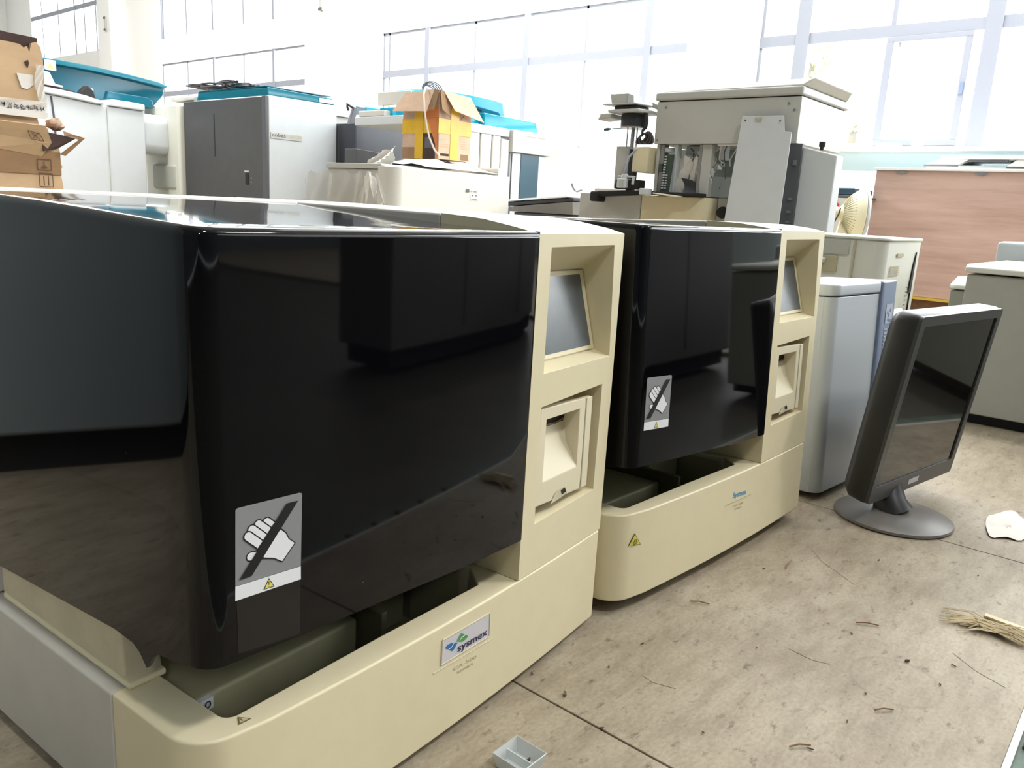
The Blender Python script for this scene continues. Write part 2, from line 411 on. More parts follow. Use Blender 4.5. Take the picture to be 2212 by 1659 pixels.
    vl = [v0,.04,.05,.058,.066,.075,.084,.093,.12,.16,.2,.24,.28,.32,.355]
    fr = [(v-v0)/(.355-v0) for v in vl]
    cols = []
    for u in us:
        a = vin(u) if u > .0053 else v0
        cols.append([(u, a+(.355-a)*t) for t in fr])
    zb_l = lambda v: interp(v, [(0,.2),(.06,.1925),(.064,.189),(.075,.1745),(.088,.188),(.12,.1895),(.183,.185),(.355,.173)])
    zb_f = lambda u: interp(u, [(0,.2),(.04,.199),(.1,.195),(.178,.191),(.271,.185),(.37,.181)])
    m = MB(); m.grid([[(u,v,zl(u,v)) for u,v in c] for c in cols])
    rows = []
    cc = (.019, v0)
    def col3(pin, pout, zb):
        ui, vi = pin; uo, vo = pout; zt_ = zl(ui, vi)
        pm = (ui+(uo-ui)*.71, vi+(vo-vi)*.71)
        return [(ui,vi,zt_), (*pm, zt_-.0015), (uo,vo,zt_-.005), (uo,vo,zt_-.007)] + [(uo,vo,zt_-.005+(zb-zt_+.005)*k/4) for k in (1,2,3,4)]
    for (u,v) in reversed(cols[0][1:]): rows.append(col3((u,v), (.0,v), zb_l(v)))
    for c in cols:
        u, v = c[0]
        if u < .0189:
            d = Vector((u-cc[0], v-cc[1])); n = d.normalized() if u > .0053 else Vector((-1,0))
        else: n = Vector((0,-1))
        po = (u+n.x*.005, v+n.y*.005)
        zb = zb_f(po[0])
        if po[0] < .02: zb = zb_f(0)+.003*(1-po[0]/.02)*0
        rows.append(col3((u,v), po, zb))
    # right edge return
    u, v = cols[-1][0]
    rows.append([(.3695, v-.004, z) for (_,_,z) in rows[-1]])
    m.grid(rows)
    lid = weld(build(m, 'lid', M['lid'], r, smooth=True), 1e-4)
    sd = lid.modifiers.new('s','SOLIDIFY'); sd.thickness = .003; sd.offset = -1
    bpy.context.view_layer.update()
    me2 = bpy.data.meshes.new_from_object(lid.evaluated_get(bpy.context.evaluated_depsgraph_get()))
    lid.modifiers.clear(); lid.data = me2
    me2.set_sharp_from_angle(angle=math.radians(50))
    wn = lid.modifiers.new('w','WEIGHTED_NORMAL'); wn.weight = 100; wn.keep_sharp = True
    # sticker of the crossed-out glove
    K = .0002
    def lfv(u): return lf(u)-.0001-K
    def flat(pts, name, mt, k, par):
        return build(MB().poly([(u, lfv(u)-.00009*k, z) for u,z in pts]), name, mt, par, recalc=False)
    g = flat([(.0262,.3126),(.0267,.3138),(.0282,.3142),(.0792,.3118),(.081,.3109),(.0815,.3095),(.08,.2539),(.0248,.2574)], 'glove_sticker', M['grey_print'], 0, r)
    flat([(.0248,.2572),(.08,.2536),(.08,.243),(.0245,.2465)], 'white_strip', M['white'], 0, g)
    flat([(.0419,.2792),(.0467,.2708),(.0563,.2676),(.0633,.2625),(.0752,.2742),(.0698,.2792),(.0671,.2847),(.0627,.2893),(.0567,.2952)], 'hand_outline', M['black_print'], 5.8, g)
    fing = [((.0507,.2976),(.0573,.2911)),((.0437,.2978),(.0532,.2888)),((.0385,.2956),(.0499,.2846)),((.0353,.2916),(.0465,.2806)),((.0373,.2757),(.0451,.2743))]
    def caps(a, b, rr):
        ang = math.degrees(math.atan2(a[1]-b[1], a[0]-b[0]))
        return arc(a[0],a[1],rr,ang-90,ang+90,8)+arc(b[0],b[1],rr,ang+90,ang+270,4)
    ol = MB(); wh = MB()
    for i_, (a, b) in enumerate([fing[4]]+fing[:4]):
        build(MB().poly([(u, lfv(u)-.00012-.00008*i_, z) for u,z in caps(a,b,.0038)]), 'finger_outline', M['black_print'], g, recalc=False)
        build(MB().poly([(u, lfv(u)-.00016-.00008*i_, z) for u,z in caps(a,b,.0029)]), 'glove_finger', M['white'], g, recalc=False)
    wh.poly([(u, lfv(u)-.00056, z) for u,z in [(.0439,.2797),(.0477,.2716),(.0563,.2684),(.0631,.2636),(.074,.2743),(.0688,.279),(.0661,.2845),(.0617,.2886),(.0567,.294)]])
    build(wh, 'glove_shape', M['white'], g, recalc=False)
    flat([(.0673,.3069),(.0774,.3064),(.0374,.261),(.0276,.2614)], 'diagonal_bar', M['black_print'], 7.2, g)
    flat([(.052,.2542),(.0566,.2458),(.0471,.2466)], 'warning_triangle', M['black_print'], 1, g)
    flat([(.0519,.2531),(.0556,.2466),(.0482,.247)], 'triangle_fill', M['yellow_print'], 2, g)
    flat([(.0514,.2515),(.0522,.2515),(.0520,.2487),(.0516,.2487)], 'exclamation_mark', M['black_print'], 3, g)
    flat([(.0515,.2480),(.0521,.2480),(.0521,.2474),(.0515,.2474)], 'exclamation_mark', M['black_print'], 3, g)
    if first:   # glossier rectangle left below the sticker
        m_ = MB().poly([(u, lfv(u)+.0001, z) for u,z in [(.0255,.2463),(.0798,.2428),(.079,.198),(.026,.205)]])
        build(m_, 'sticker_backing', M['lid2'], g, recalc=False)
    # feet
    for (u,v) in ((.05,.06),(.5,.06),(.05,.44),(.5,.44)):
        if not first and v > .4: continue
        zb = -.012 if first else -.018
        build(MB().lathe((u,v,.013), [(.016,zb-.001 if first else zb),(.018,0)], 20), 'foot', M['rubber'], r)
    fy = lambda u, k=1: bow(u)-.0001-.00015*k
    def hug(t, k):      # lay the lettering on the bowed front
        for v in t.data.vertices: v.co.y = fy(v.co.x, k)
        return t
    if first:
        pl = MB()
        pts = [(.2486,.1169),(.3213,.1157),(.3219,.0891),(.2476,.091)]
        pl.poly([(u, fy(u,3), z) for u,z in pts]); n = build(pl, 'nameplate', M['plate'], r, recalc=False)
        e = MB(); P3 = [(u, fy(u,0), z) for u,z in pts]
        e.tube(P3+[P3[0]], .0011, 6); build(e, 'plate_rim', M['cream_top'], n)
        def pf(pts, nm, mt, k): return build(MB().poly([(u, fy(u,k), z) for u,z in pts]), nm, mt, n, recalc=False)
        pf([(.2528,.1073),(.2555,.109),(.2605,.1089),(.2655,.1073),(.2717,.1045),(.2691,.1036),(.2672,.1008),(.2639,.099),(.2609,.1007),(.2583,.1036),(.2541,.1055)], 'blue_leaf', M['blue_print'], 5)
        pf([(.2689,.1073),(.2721,.1095),(.2741,.1119),(.2759,.1129),(.2811,.1092),(.2833,.1079),(.287,.1048),(.2836,.1029),(.2785,.1027),(.2732,.1049)], 'green_leaf', M['green_print'], 5)
        for q in ([(.2583,.1036),(.2605,.1035),(.2628,.1046),(.2655,.1073)], [(.2736,.1052),(.2755,.1072),(.2773,.1078),(.2824,.1083)]):
            build(MB().tube([(u, fy(u,4), z) for u,z in q], .00045, 4), 'leaf_vein', M['white'], n)
        hug(text('sysmex', 'lettering', M['navy_print'], n, (.2713,fy(.2713,5),.0945), (.0476,0,-.0015), (.0,0,1), width=.0470, size=.0110, bold=.012), 6)
        e = MB().tube([(u, fy(u,0)+.0003, .0865-(u-.239)*.035) for u in (.237,.26,.29,.33)], .0008, 6); build(e, 'ledge_line', M['cream_top'], r)
        hug(text('CA-500', 'model_text', M['faint_relief_print'], r, (.2664,fy(.2664,2),.0755), (.0364,0,-.0022), (0,0,1), width=.0364, size=.0048), 1)
        hug(text('SERIES', 'series_text', M['faint_relief_print'], r, (.2725,fy(.272,2),.0695), (.0272,0,-.0016), (0,0,1), width=.0255, size=.0036), 1)
        wt = [(.0433,.0273),(.0490,.0174),(.0379,.0184)]
        c_ = (sum(p[0] for p in wt)/3, sum(p[1] for p in wt)/3)
        w1 = build(MB().poly([(a,b,.1324) for a,b in wt]), 'warning_triangle', M['olive_print'], r, recalc=False)
        build(MB().poly([(c_[0]+(a-c_[0])*.66,c_[1]+(b-c_[1])*.66,.1326) for a,b in wt]), 'triangle_fill', M['cream_top'], w1, recalc=False)
        build(MB().poly([(.0424,.0235,.1328),(.0434,.0235,.1328),(.0434,.0198,.1328),(.0424,.0198,.1328)]), 'exclamation_mark', M['olive_print'], w1, recalc=False)
    else:
        hug(text('Sysmex', 'brand_text', M['cyan_print'], r, (.282,fy(.282,2),.0955), (.0458,0,-.0035), (.0,0,1), width=.0440, size=.0125, bold=.02), 1)
        e = MB().tube([(u, fy(u,1), .0895-(u-.2595)*.02) for u in (.2595,.29,.32,.3472)], .0006, 6); build(e, 'ledge_line', M['faint_relief_print'], r)
        hug(text('CA-500', 'model_text', M['faint_relief_print'], r, (.284,fy(.284,2),.080), (.036,0,-.002), (0,0,1), width=.034, size=.0045), 1)
        hug(text('SERIES', 'series_text', M['faint_relief_print'], r, (.290,fy(.29,2),.0742), (.026,0,-.0015), (0,0,1), width=.024, size=.0036), 1)
        bt_ = [(.0335,.1049),(.0468,.0858),(.0225,.0872)]; c_ = (.0343,.0926)
        yb = lambda u: (interp(u, [(.0,.030),(.0225,.0139),(.034,.0103),(.05,.0085),(.06,.0063)]))-.0010
        w1 = build(MB().poly([(a,yb(a)-.0,b) for a,b in bt_]), 'biohazard_triangle', M['olive_print'], r, recalc=False)
        build(MB().poly([(c_[0]+(a-c_[0])*.82,yb(c_[0]+(a-c_[0])*.82)-.0006,c_[1]+(b-c_[1])*.82) for a,b in bt_]), 'triangle_fill', M['yellow_print'], w1, recalc=False)
        bz = MB()
        for a in (90, 210, 330):
            cx_, cz_ = c_[0]+.0022*math.cos(math.radians(a)), c_[1]-.0005+.0022*math.sin(math.radians(a))
            bz.tube([(cx_+.0019*math.cos(math.radians(a+k)), yb(cx_)-.0012, cz_+.0019*math.sin(math.radians(a+k))) for k in range(-130,131,26)], .00042, 4)
        build(bz, 'biohazard_symbol', M['black_print'], w1)
    return r
M['lid2'] = mat('glossy_black_film', (16,13,16), .12)
ca = math.radians(4.2)
A1 = analyser('blood_analyser', 'large cream bench analyser in front with glossy black lid and silver nameplate', (.244,.462,0), (0,0,ca), True)
A2 = analyser('blood_analyser', 'smaller-looking cream analyser behind, black lid, blue lettering, yellow biohazard triangle', (.8257,.4821,.0095), (-.0419,-.0015,-.0427), False)
# ------------------------------------------------------------------ monitor on the floor
psi, tau = -.163, .12
r = thing('computer_monitor', 'black flat monitor standing on the floor, leaning forward on round base', 'monitor', (1.522,.341,0), world=False)
u = Vector((math.cos(psi), math.sin(psi), 0)); bk = Vector((-math.sin(psi), math.cos(psi), 0))
vv = (Vector((0,0,1))*math.cos(tau) - bk*math.sin(tau)); nn = vv.cross(u).normalized()
nn = nn if nn.dot(bk) > 0 else -nn
o_ = Vector((1.416,.360,.046)) - Vector((1.522,.341,0))
mp = lambda a, d, b: tuple(o_ + u*a + nn*d + vv*b)      # a across, d depth, b up
W_, H_ = .350, .339
m = MB()
fr_ = rrect(0, W_, 0, H_, .008, 3); k = len(fr_)
def ring(pts, d): return [mp(a, d, b) for a, b in pts]
ins = rrect(.017, W_-.017, .030, H_-.017, .002, 3)
bkp = rrect(.004, W_-.004, .004, H_-.004, .02, 3); bk2 = rrect(.03, W_-.03, .03, H_-.03, .02, 3)
R_ = [ring(ins, .003), ring(ins, .0), ring(fr_, .0), ring(fr_, .006)]
m.grid([x+[x[0]] for x in R_]); fm = weld(build(m, 'front_frame', M['mon_grey'], r, smooth=True))
m = MB(); R_ = [ring(fr_, .006), ring(rrect(-.002,W_+.002,-.002,H_+.002,.012,3), .012), ring(rrect(-.001,W_+.001,-.001,H_+.001,.016,3), .040), ring(rrect(.006,W_-.006,.006,H_-.006,.02,3), .052), ring(bk2, .058)]
m.grid([x+[x[0]] for x in R_]); m.poly(ring(bk2, .058)); weld(build(m, 'shell', M['mon'], r, smooth=True))
build(MB().poly(ring(ins, .0028)), 'screen', M['mon_screen'], r, recalc=False)
build(MB().poly([mp(.150,-.0004,.010), mp(.192,-.0004,.010), mp(.192,-.0004,.021), mp(.150,-.0004,.021)]), 'badge', M['silver'], fm, recalc=False)
build(MB().lathe((0,0,0), [(.098,.0),(.101,.003),(.100,.007),(.092,.010),(.06,.014),(.045,.017)], 56), 'base', M['mon_base'], r, smooth=True)
a_, b_ = Vector((0,0,.012)), Vector(mp(.15, .05, .09))
m = MB().tube([a_, a_+Vector((0,.01,.02)), b_*.5+a_*.5+Vector((0,.012,0)), b_], [.034,.028,.022,.022], 16)
build(m, 'neck', M['mon'], r, smooth=True)

# ------------------------------------------------------------------ pale tower beside the second analyser
r = thing('computer_tower', 'pale blue-grey tower with slate blue side strip beside the second analyser', 'computer', (1.492,.470,.003), (-.055,0,-.087), world=False)
m = MB().prism([(-.0,.02)]+arc(.02,.02,.02,180,270,5)+[(.212,.0),(.212,.16),(0,.16)], .012, .388, 'z'); build(m, 'case', M['pc'], r, bevel=.002)
m = MB().prism([(-.002,.02)]+arc(.02,.018,.021,180,270,5)+[(.206,-.003),(.206,.162),(-.002,.162)], .3895, .412, 'z'); build(m, 'top_cap', M['pc'], r, bevel=.004)
m = MB().prism([(.2065,-.005),(.218,-.007),(.30,.002),(.302,.155),(.2125,.155)], .115, .412, 'z'); bz = build(m, 'side_strip', M['bezel'], r, bevel=.003)
m = MB().prism([(.2125,.001),(.292,.008),(.295,.155),(.2125,.155)], .012, .1145, 'z'); build(m, 'lower_panel', M['pc'], r, bevel=.003)
g_ = lambda a, z, k=0: (.222+a*.076, -.0075+a*.0085-.0006*k, z)
build(MB().poly([g_(.15,.325), g_(.80,.325), g_(.80,.365), g_(.15,.365)]), 'logo_plate', M['bezel_l'], bz, recalc=False)
s = MB()
for i, (x, y) in enumerate([(.3,.352),(.42,.346),(.55,.356),(.38,.337),(.52,.335),(.66,.334)]):
    s.poly([g_(x,y,1), g_(x+.09,y-.003,1), g_(x+.07,y-.008,1), g_(x-.02,y-.006,1)])
build(s, 'logo_marks', M['bezel'], bz, recalc=False)
for i in range(13):
    z = .222+i*.0075
    build(MB().poly([g_(.14,z,1), g_(.42,z,1), g_(.42,z+.0035,1), g_(.14,z+.0035,1)]), 'vent_slot', M['bezel_l'], bz, recalc=False)
    build(MB().poly([g_(.56,z,1), g_(.86,z,1), g_(.86,z+.0035,1), g_(.56,z+.0035,1)]), 'vent_slot', M['bezel_l'], bz, recalc=False)
build(MB().poly([g_(.2,.196,1), g_(.75,.196,1), g_(.75,.206,1), g_(.2,.206,1)]), 'label_text_strip', M['bezel_l'], bz, recalc=False)
build(MB().poly([g_(.52,.172,1), g_(.58,.172,1), g_(.58,.177,1), g_(.52,.177,1)]), 'indicator', M['dark'], bz, recalc=False)
build(MB().poly([g_(.52+.20*math.cos(a/12*PI), .145+.017*math.sin(a/12*PI), 1) for a in range(24)]), 'power_button', M['pc'], bz, recalc=False)
build(MB().poly([g_(.44+.07*math.cos(a/6*PI), .1225+.0045*math.sin(a/6*PI), 1) for a in range(12)]), 'reset_button', M['pc'], bz, recalc=False)

# ------------------------------------------------------------------ ivory analyser behind the tower
X0, Y0, ZT = 2.35, .654, .489
r = thing('blood_analyser', 'ivory upright analyser with curved front standing behind the pale tower', 'laboratory analyser', (X0+.2,Y0+.15,0))
pl = [(X0,1.0),(X0,Y0+.028)]+arc(X0+.032,Y0+.032,.032,188,262,6)+[(X0+.33,Y0-.004),(X0+.345,Y0+.03),(X0+.345,1.0)]
build(MB().prism(pl, .235, ZT-.008, 'z'), 'body', M['ivory'], r, bevel=.004)
pt = [(X0-.004,1.0)]+arc(X0+.032,Y0+.030,.036,185,265,6)+[(X0+.335,Y0-.008),(X0+.35,Y0+.03),(X0+.35,1.0)]
build(MB().prism(pt, ZT-.0075, ZT+.001, 'z'), 'top_cover', M['ivory'], r, bevel=.003)
build(MB().prism([(X0-.006,1.0)]+arc(X0+.04,Y0+.03,.046,180,265,6)+[(X0+.34,Y0-.018),(X0+.36,Y0+.03),(X0+.36,1.0)], .0, .2335, 'z'), 'lower_body', M['ivory'], r, bevel=.01)
build(MB().box(X0-.006,X0+.01,.735,.738,.24,ZT-.01), 'panel_seam', M['grille'], r)
d = build(MB().box(X0-.004,X0+.004,.752,.985,.436,ZT-.012), 'side_door', M['ivory_d'], r, bevel=.002)
build(MB().box(X0-.0055,X0+.0,.780,.95,.385,.432), 'sample_recess', M['grille'], r, bevel=.002)
build(MB().lathe((X0-.018,.835,.398), [(.004,0),(.010,.006),(.024,.014),(.026,.024),(.02,.028)], 20), 'sample_knob', M['ivory'], r, smooth=True)
s = MB()
for i in range(5): s.box(X0+.05,X0+.14,Y0-.0045,Y0-.003,.41-i*.006,.412-i*.006)
s.box(X0+.10,X0+.16,Y0-.0048,Y0-.003,.438,.447); build(s, 'printed_text', M['faint_relief_print'], r)
build(MB().prism([(X0+.262,.33),(X0+.275,.41),(X0+.29,.45),(X0+.29,.33)], Y0-.0075, Y0-.004, 'y'), 'display_slot', M['dark'], r)
build(MB().box(X0+.283,X0+.287,Y0-.0075,Y0-.004,.25,.33), 'display_slit', M['dark'], r)
s = MB()
for i in range(8): s.box(X0+.245,X0+.262,Y0-.0055,Y0-.004,.255+i*.013,.2575+i*.013)
build(s, 'scale_marks', M['grille'], r)
build(MB().tube([(X0+.02,Y0+.0,.262),(X0+.08,Y0-.016,.268),(X0+.14,Y0-.02,.276),(X0+.19,Y0-.012,.282)], [.016,.020,.017,.006], 12), 'handle_bulge', M['ivory'], r, smooth=True)

# ------------------------------------------------------------------ cabinets at the right edge
r = thing('cabinet', 'pale grey-green floor cabinet with rounded top edge at the right edge', 'cabinet', (2.75,.1,0))
build(MB().box(2.463,3.05,-.35,.470,.028,.408), 'body', M['ivory_d'], r, bevel=.004)
build(MB().prism([(2.456,.412),(3.06,.412),(3.06,.424),(3.05,.434),(2.472,.434),(2.458,.426)], -.355, .476, 'y'), 'worktop', M['ivory'], r, bevel=.003)
build(MB().box(2.49,3.0,-.33,.45,.0,.027), 'plinth', M['dark'], r)
r = thing('side_unit', 'small pale grey unit tucked against the left side of the right-hand cabinet', 'cabinet', (2.75,.50,0))
build(MB().box(2.60,3.0,.478,.532,.0,.352), 'body', M['ivory_d'], r, bevel=.004)
build(MB().prism([(2.592,.355),(3.01,.355),(3.01,.378),(2.68,.388),(2.60,.368)], .476, .536, 'y'), 'lid', M['ivory'], r, bevel=.004)
r = thing('equipment_box', 'pale blue-white rounded box standing behind the right-hand cabinet', 'equipment', (3.4,.25,0))
build(MB().box(3.12,3.7,-.4,.522,.0,.492), 'body', M['pc'], r, bevel=.012, seg=3)
build(MB().box(3.105,3.12,-.38,.50,.12,.13), 'seam', M['bezel_l'], r)

# ------------------------------------------------------------------ plywood crate
r = thing('wooden_crate', 'large reddish-brown plywood crate with white top edge and yellow bottom edge', 'crate', (5.9,.6,0))
build(MB().box(5.6,6.25,-.7,1.695,.085,.868), 'plywood_panel', M['ply'], r, bevel=.004)
build(MB().box(5.585,6.265,-.715,1.705,.868,.885), 'top_board', M['roofw'], r, bevel=.003)
build(MB().box(5.588,6.26,-.71,1.70,.070,.0845), 'yellow_edge', M['yellow_edge'], r)
build(MB().box(5.62,6.2,-.65,1.66,.0,.0695), 'pallet_batten', M['wood_dark'], r)
for y_ in (1.545, 1.09, .60):
    c = build(MB().prism([(y_-.03,.866),(y_-.04,.857),(y_-.012,.846),(y_+.015,.848),(y_+.036,.858),(y_+.03,.866)], 5.593, 5.599, 'x'), 'latch_clip', M['metal'], r)
# white equipment and flat things beyond the crate
r = thing('equipment_cover', 'long white equipment top with sloped grey ends showing above the crate', 'equipment', (6.9,.9,0))
build(MB().box(6.8,7.4,-.6,1.70,.0,.985), 'body', M['wall_cyan'], r, bevel=.004)
build(MB().box(6.75,7.3,-.6,1.60,1.025,1.052), 'lid', M['roofw'], r, bevel=.01)
build(MB().hexa([(6.74,1.47,.985),(6.74,1.70,.985),(7.3,1.70,.985),(7.3,1.47,.985),(6.76,1.40,1.03),(6.76,1.60,1.03),(7.3,1.60,1.03),(7.3,1.40,1.03)]), 'end_block', M['lightgrey'], r, bevel=.004)
build(MB().hexa([(6.74,.2,.975),(6.74,1.16,.975),(7.3,1.16,.975),(7.3,.2,.975),(6.76,.2,1.03),(6.76,1.10,1.03),(7.3,1.10,1.03),(7.3,.2,1.03)]), 'end_block', M['lightgrey'], r, bevel=.004)
build(MB().box(6.735,6.74,1.47,1.70,.972,.985), 'dark_edge', M['slate'], r)
build(MB().box(6.735,6.74,.2,1.16,.962,.975), 'dark_edge', M['slate'], r)
build(MB().box(6.76,6.78,1.16,1.42,1.008,1.025), 'dark_slot', M['slate'], r)
for (nm, lb, ct, y0, y1, z1, mt) in (('small_box','small white box standing on the window sill left of the grey mullion','box',2.02,2.10,.075,'roofw'),
        ('dish','flat pale dish lying on the window sill behind the crate','dish',2.16,2.44,.035,'wall_cyan'),
        ('folded_cloth','small grey-blue folded cloth on the window sill at its left end','cloth',2.54,2.66,.035,'bezel_l')):
    if nm == 'dish':
        b_ = MB().lathe((7.83,(y0+y1)/2,1.2005), [(.05,0),(.09,.008),(.115,.03),(.118,.034),(.10,.02),(.04,.012)], 24)
    else: b_ = MB().box(7.78,7.88,y0,y1,1.2005,1.2005+z1)
    solo(b_, nm, M[mt], lb, ct, (7.83,(y0+y1)/2,1.2005), bevel=.01)

# ------------------------------------------------------------------ fan and boxes between crate and big analyser
r = thing('electric_fan', 'yellowed cream electric fan seen from behind, left of the plywood crate', 'fan', (4.42,1.47,0))
build(MB().lathe((4.42,1.47,0), [(.16,0),(.16,.012),(.05,.03),(.02,.035)], 30), 'base', M['fan'], r, smooth=True)
build(MB().lathe((4.42,1.47,.035), [(.016,0),(.016,.43)], 16), 'pole', M['fan'], r, smooth=True)
c = (4.42,1.575,.572)
build(MB().lathe(c, [(.01,.045),(.035,.04),(.044,.02),(.046,-.01),(.042,-.05),(.03,-.075),(.026,-.09)], 28, 'y'), 'motor_housing', M['fan'], r, smooth=True)
gb = build(MB().lathe(c, [(.026,-.075),(.036,-.085),(.10,-.135),(.128,-.172),(.132,-.19),(.127,-.19),(.122,-.172),(.09,-.14),(.03,-.10)], 44, 'y'), 'rear_guard', M['fan'], r, smooth=True)
for i in range(40):
    a = 2*PI*i/40
    pts = [(c[0]+q*math.cos(a), c[1]+h, c[2]+q*math.sin(a)) for q, h in ((.050,-.0935),(.085,-.1215),(.108,-.145))]
    build(MB().tube(pts, .0022, 4), 'guard_slot', M['grille'], gb)
build(MB().lathe((c[0],1.383,c[2]), [(.131,0),(.133,-.008),(.124,-.018),(.05,-.026)], 44, 'y'), 'front_guard', M['cool_white'], r, smooth=True)
build(MB().tube([(4.373,1.50,.60),(4.37,1.505,.57),(4.37,1.52,.53),(4.375,1.54,.49),(4.39,1.545,.46)], .0035, 6), 'power_cable', M['wire_d'], r)
build(MB().hexa([(4.39,1.44,.44),(4.45,1.44,.44),(4.45,1.50,.44),(4.39,1.50,.44),(4.41,1.465,.535),(4.43,1.465,.535),(4.43,1.485,.535),(4.41,1.485,.535)]), 'neck', M['fan'], r, bevel=.004)
r.rotation_euler.z = .52
r = thing('fruit_box', 'white carton printed with yellow and red fruit, behind the cream fan', 'box', (5.4,1.85,0))
build(MB().box(5.2,5.57,1.71,1.95,.0,.675), 'carton', M['warm_white'], r, bevel=.004)
s = MB()
for cx_, cz_, q in ((1.835,.655,.022),(1.815,.645,.022),(1.80,.655,.016)): s.poly([(5.197,cx_+q*math.cos(a/8*PI),cz_+q*math.sin(a/8*PI)) for a in range(16)])
build(s, 'printed_fruit_yellow', M['yellow_print'], r, recalc=False)
s = MB().poly([(5.196,1.79+.026*math.cos(a/8*PI),.627+.019*math.sin(a/8*PI)) for a in range(16)]); build(s, 'printed_fruit_red', M['red'], r, recalc=False)
s = MB().poly([(5.1955,1.79+.026*math.cos(a/8*PI),.606+.008*math.sin(a/8*PI)) for a in range(16)]); build(s, 'printed_stripe', M['yellow_print'], r, recalc=False)
r = thing('tray', 'dark teal plastic tray lying on top of the fruit-printed carton', 'tray', (5.4,1.78,.676))
build(MB().box(5.2,5.6,1.67,1.90,.676,.690), 'base', M['slate'], r, bevel=.003)
build(MB().box(5.22,5.58,1.64+.05,1.80,.6905,.738), 'lid', M['teal_panel'], r, bevel=.01)
r = thing('storage_cupboard', 'pale cyan low cupboard under the window, left of the crate', 'cupboard', (7.3,2.4,0))
build(MB().box(7.1,7.7,1.8,2.62,.0,.93), 'body', M['wall_cyan'], r, bevel=.004)
build(MB().box(7.08,7.72,1.78,2.64,.93,.95), 'top', M['roofw'], r, bevel=.004)

# ------------------------------------------------------------------ opened analyser with the gantry (front plane x = 3.2)
r = thing('open_analyser', 'large grey analyser with its covers removed, gantry top and exposed mechanism', 'laboratory analyser', (3.6,1.7,0))
build(MB().box(3.2,3.9,1.972,2.314,.0,.597), 'lower_body', M['lightgrey'], r, bevel=.004)
build(MB().prism([(3.9,1.969),(3.2,1.969)]+[(3.2,1.80)]+arc(3.28,1.715,.085,180,270,6)+[(3.9,1.63)], .0, .597, 'z'), 'lower_door', M['cream'], r, bevel=.004)
text('sysmex', 'door_text', M['olive_print'], r, (3.1985,1.735,.562), (0,-1,0), (0,0,1), width=.035, size=.009)
lc = build(MB().box(3.27,3.6,1.286,1.628,.0,.60), 'lower_cabinet', M['lightgrey'], r, bevel=.003)
build(MB().lathe((3.268,1.59,.538), [(.014,.0),(.022,-.006),(.026,-.02),(.022,-.034),(.012,-.038)], 20, 'x'), 'round_knob', M['rubber'], lc, smooth=True)
gt = build(MB().box(3.2,3.7,1.286,1.930,.819,.996), 'gantry_housing', M['lightgrey'], r, bevel=.002)
for y_, z_ in ((1.885,.972),(1.335,.970),(1.31,.945),(1.915,.835)):
    build(MB().lathe((3.199,y_,z_), [(.005,.0),(.004,-.003)], 10, 'x'), 'screw', M['metal'], gt)
build(MB().box(3.205,3.69,1.29,1.926,.996,1.0), 'gap', M['dark'], r)
ld = build(MB().hexa([(3.19,1.28,1.0),(3.19,1.938,1.0),(3.72,1.938,1.0),(3.72,1.28,1.0),(3.19,1.28,1.034),(3.19,1.938,1.034),(3.72,1.938,1.034),(3.72,1.28,1.034)]), 'top_lid', M['lightgrey'], r, bevel=.008, seg=3)
build(MB().hexa([(3.20,1.286,1.034),(3.20,1.93,1.034),(3.71,1.93,1.034),(3.71,1.286,1.034),(3.22,1.245,1.066),(3.26,1.845,1.062),(3.65,1.845,1.062),(3.65,1.245,1.066)]), 'lid_crown', M['warm_white'], ld, bevel=.01, seg=3)
sd = build(MB().hexa([(3.222,1.128,.0),(3.30,1.128,.0),(3.30,1.284,.0),(3.222,1.284,.0),(3.222,1.128,.775),(3.30,1.128,.775),(3.30,1.284,.812),(3.222,1.284,.812)]), 'side_cabinet', M['cool_white'], r, bevel=.006)
build(MB().box(3.205,3.22,1.262,1.33,.0,.818), 'gap_shade', M['slate'], r)  # slate slab paints the shade between leaning panel and side cabinet
for z_ in (.745,.735,.60,.55,.51): build(MB().box(3.195,3.207,1.274,1.288,z_,z_+.010), 'bracket', M['metal'], r)
build(MB().lathe((3.26,1.205,.797), [(.007,0),(.007,.012),(.012,.014),(.012,.03),(.009,.032)], 14), 'top_latch', M['rubber'], sd)
# frame behind the mechanism
build(MB().box(3.50,3.52,1.54,2.06,.597,.819), 'back_plate', M['grey_blue'], r)
for y0, y1, m_ in ((1.908,1.925,'lightgrey'),(1.885,1.905,'metal'),(1.82,1.835,'cool_white'),(1.70,1.715,'metal'),(1.655,1.70,'lightgrey')):
    build(MB().box(3.22,3.26,y0,y1,.600,.818), 'upright', M[m_], r, bevel=.002)
bd = build(MB().hexa([(3.205,1.838,.615),(3.205,1.882,.615),(3.212,1.882,.615),(3.212,1.838,.615),(3.205,1.828,.775),(3.205,1.872,.775),(3.212,1.872,.775),(3.212,1.828,.775)]), 'circuit_board', M['pcb'], r)
for i in range(13):
    z_ = .628+i*.0112; y_ = 1.861-.006*i/12+.004
    build(MB().box(3.201,3.204,y_,y_+.011,z_,z_+.006), 'chip', M['cool_white'], bd)
    if i < 6: build(MB().box(3.201,3.204,y_-.014,y_-.005,z_,z_+.005), 'chip', M['cool_white'], bd)
build(MB().box(3.208,3.22,1.883,1.90,.70,.735), 'small_board', M['pcb'], r)
s = MB().grid([[(3.24+.012*math.sin(i*1.7+j*.8), 1.722+.098*i/6, .615+.15*j/6+.01*math.sin(i*2.1)) for i in range(7)] for j in range(7)])
build(s, 'ribbon_sheet', M['paper'], r, smooth=True, recalc=False)
s = MB().grid([[(3.22+.01*math.sin(j), 1.705+.012*math.sin(i+j*.6)+.08*i/4, .60+.06*j/4+.018*i/4) for i in range(5)] for j in range(5)])
build(s, 'fallen_sheet', M['slate'], r, smooth=True, recalc=False)
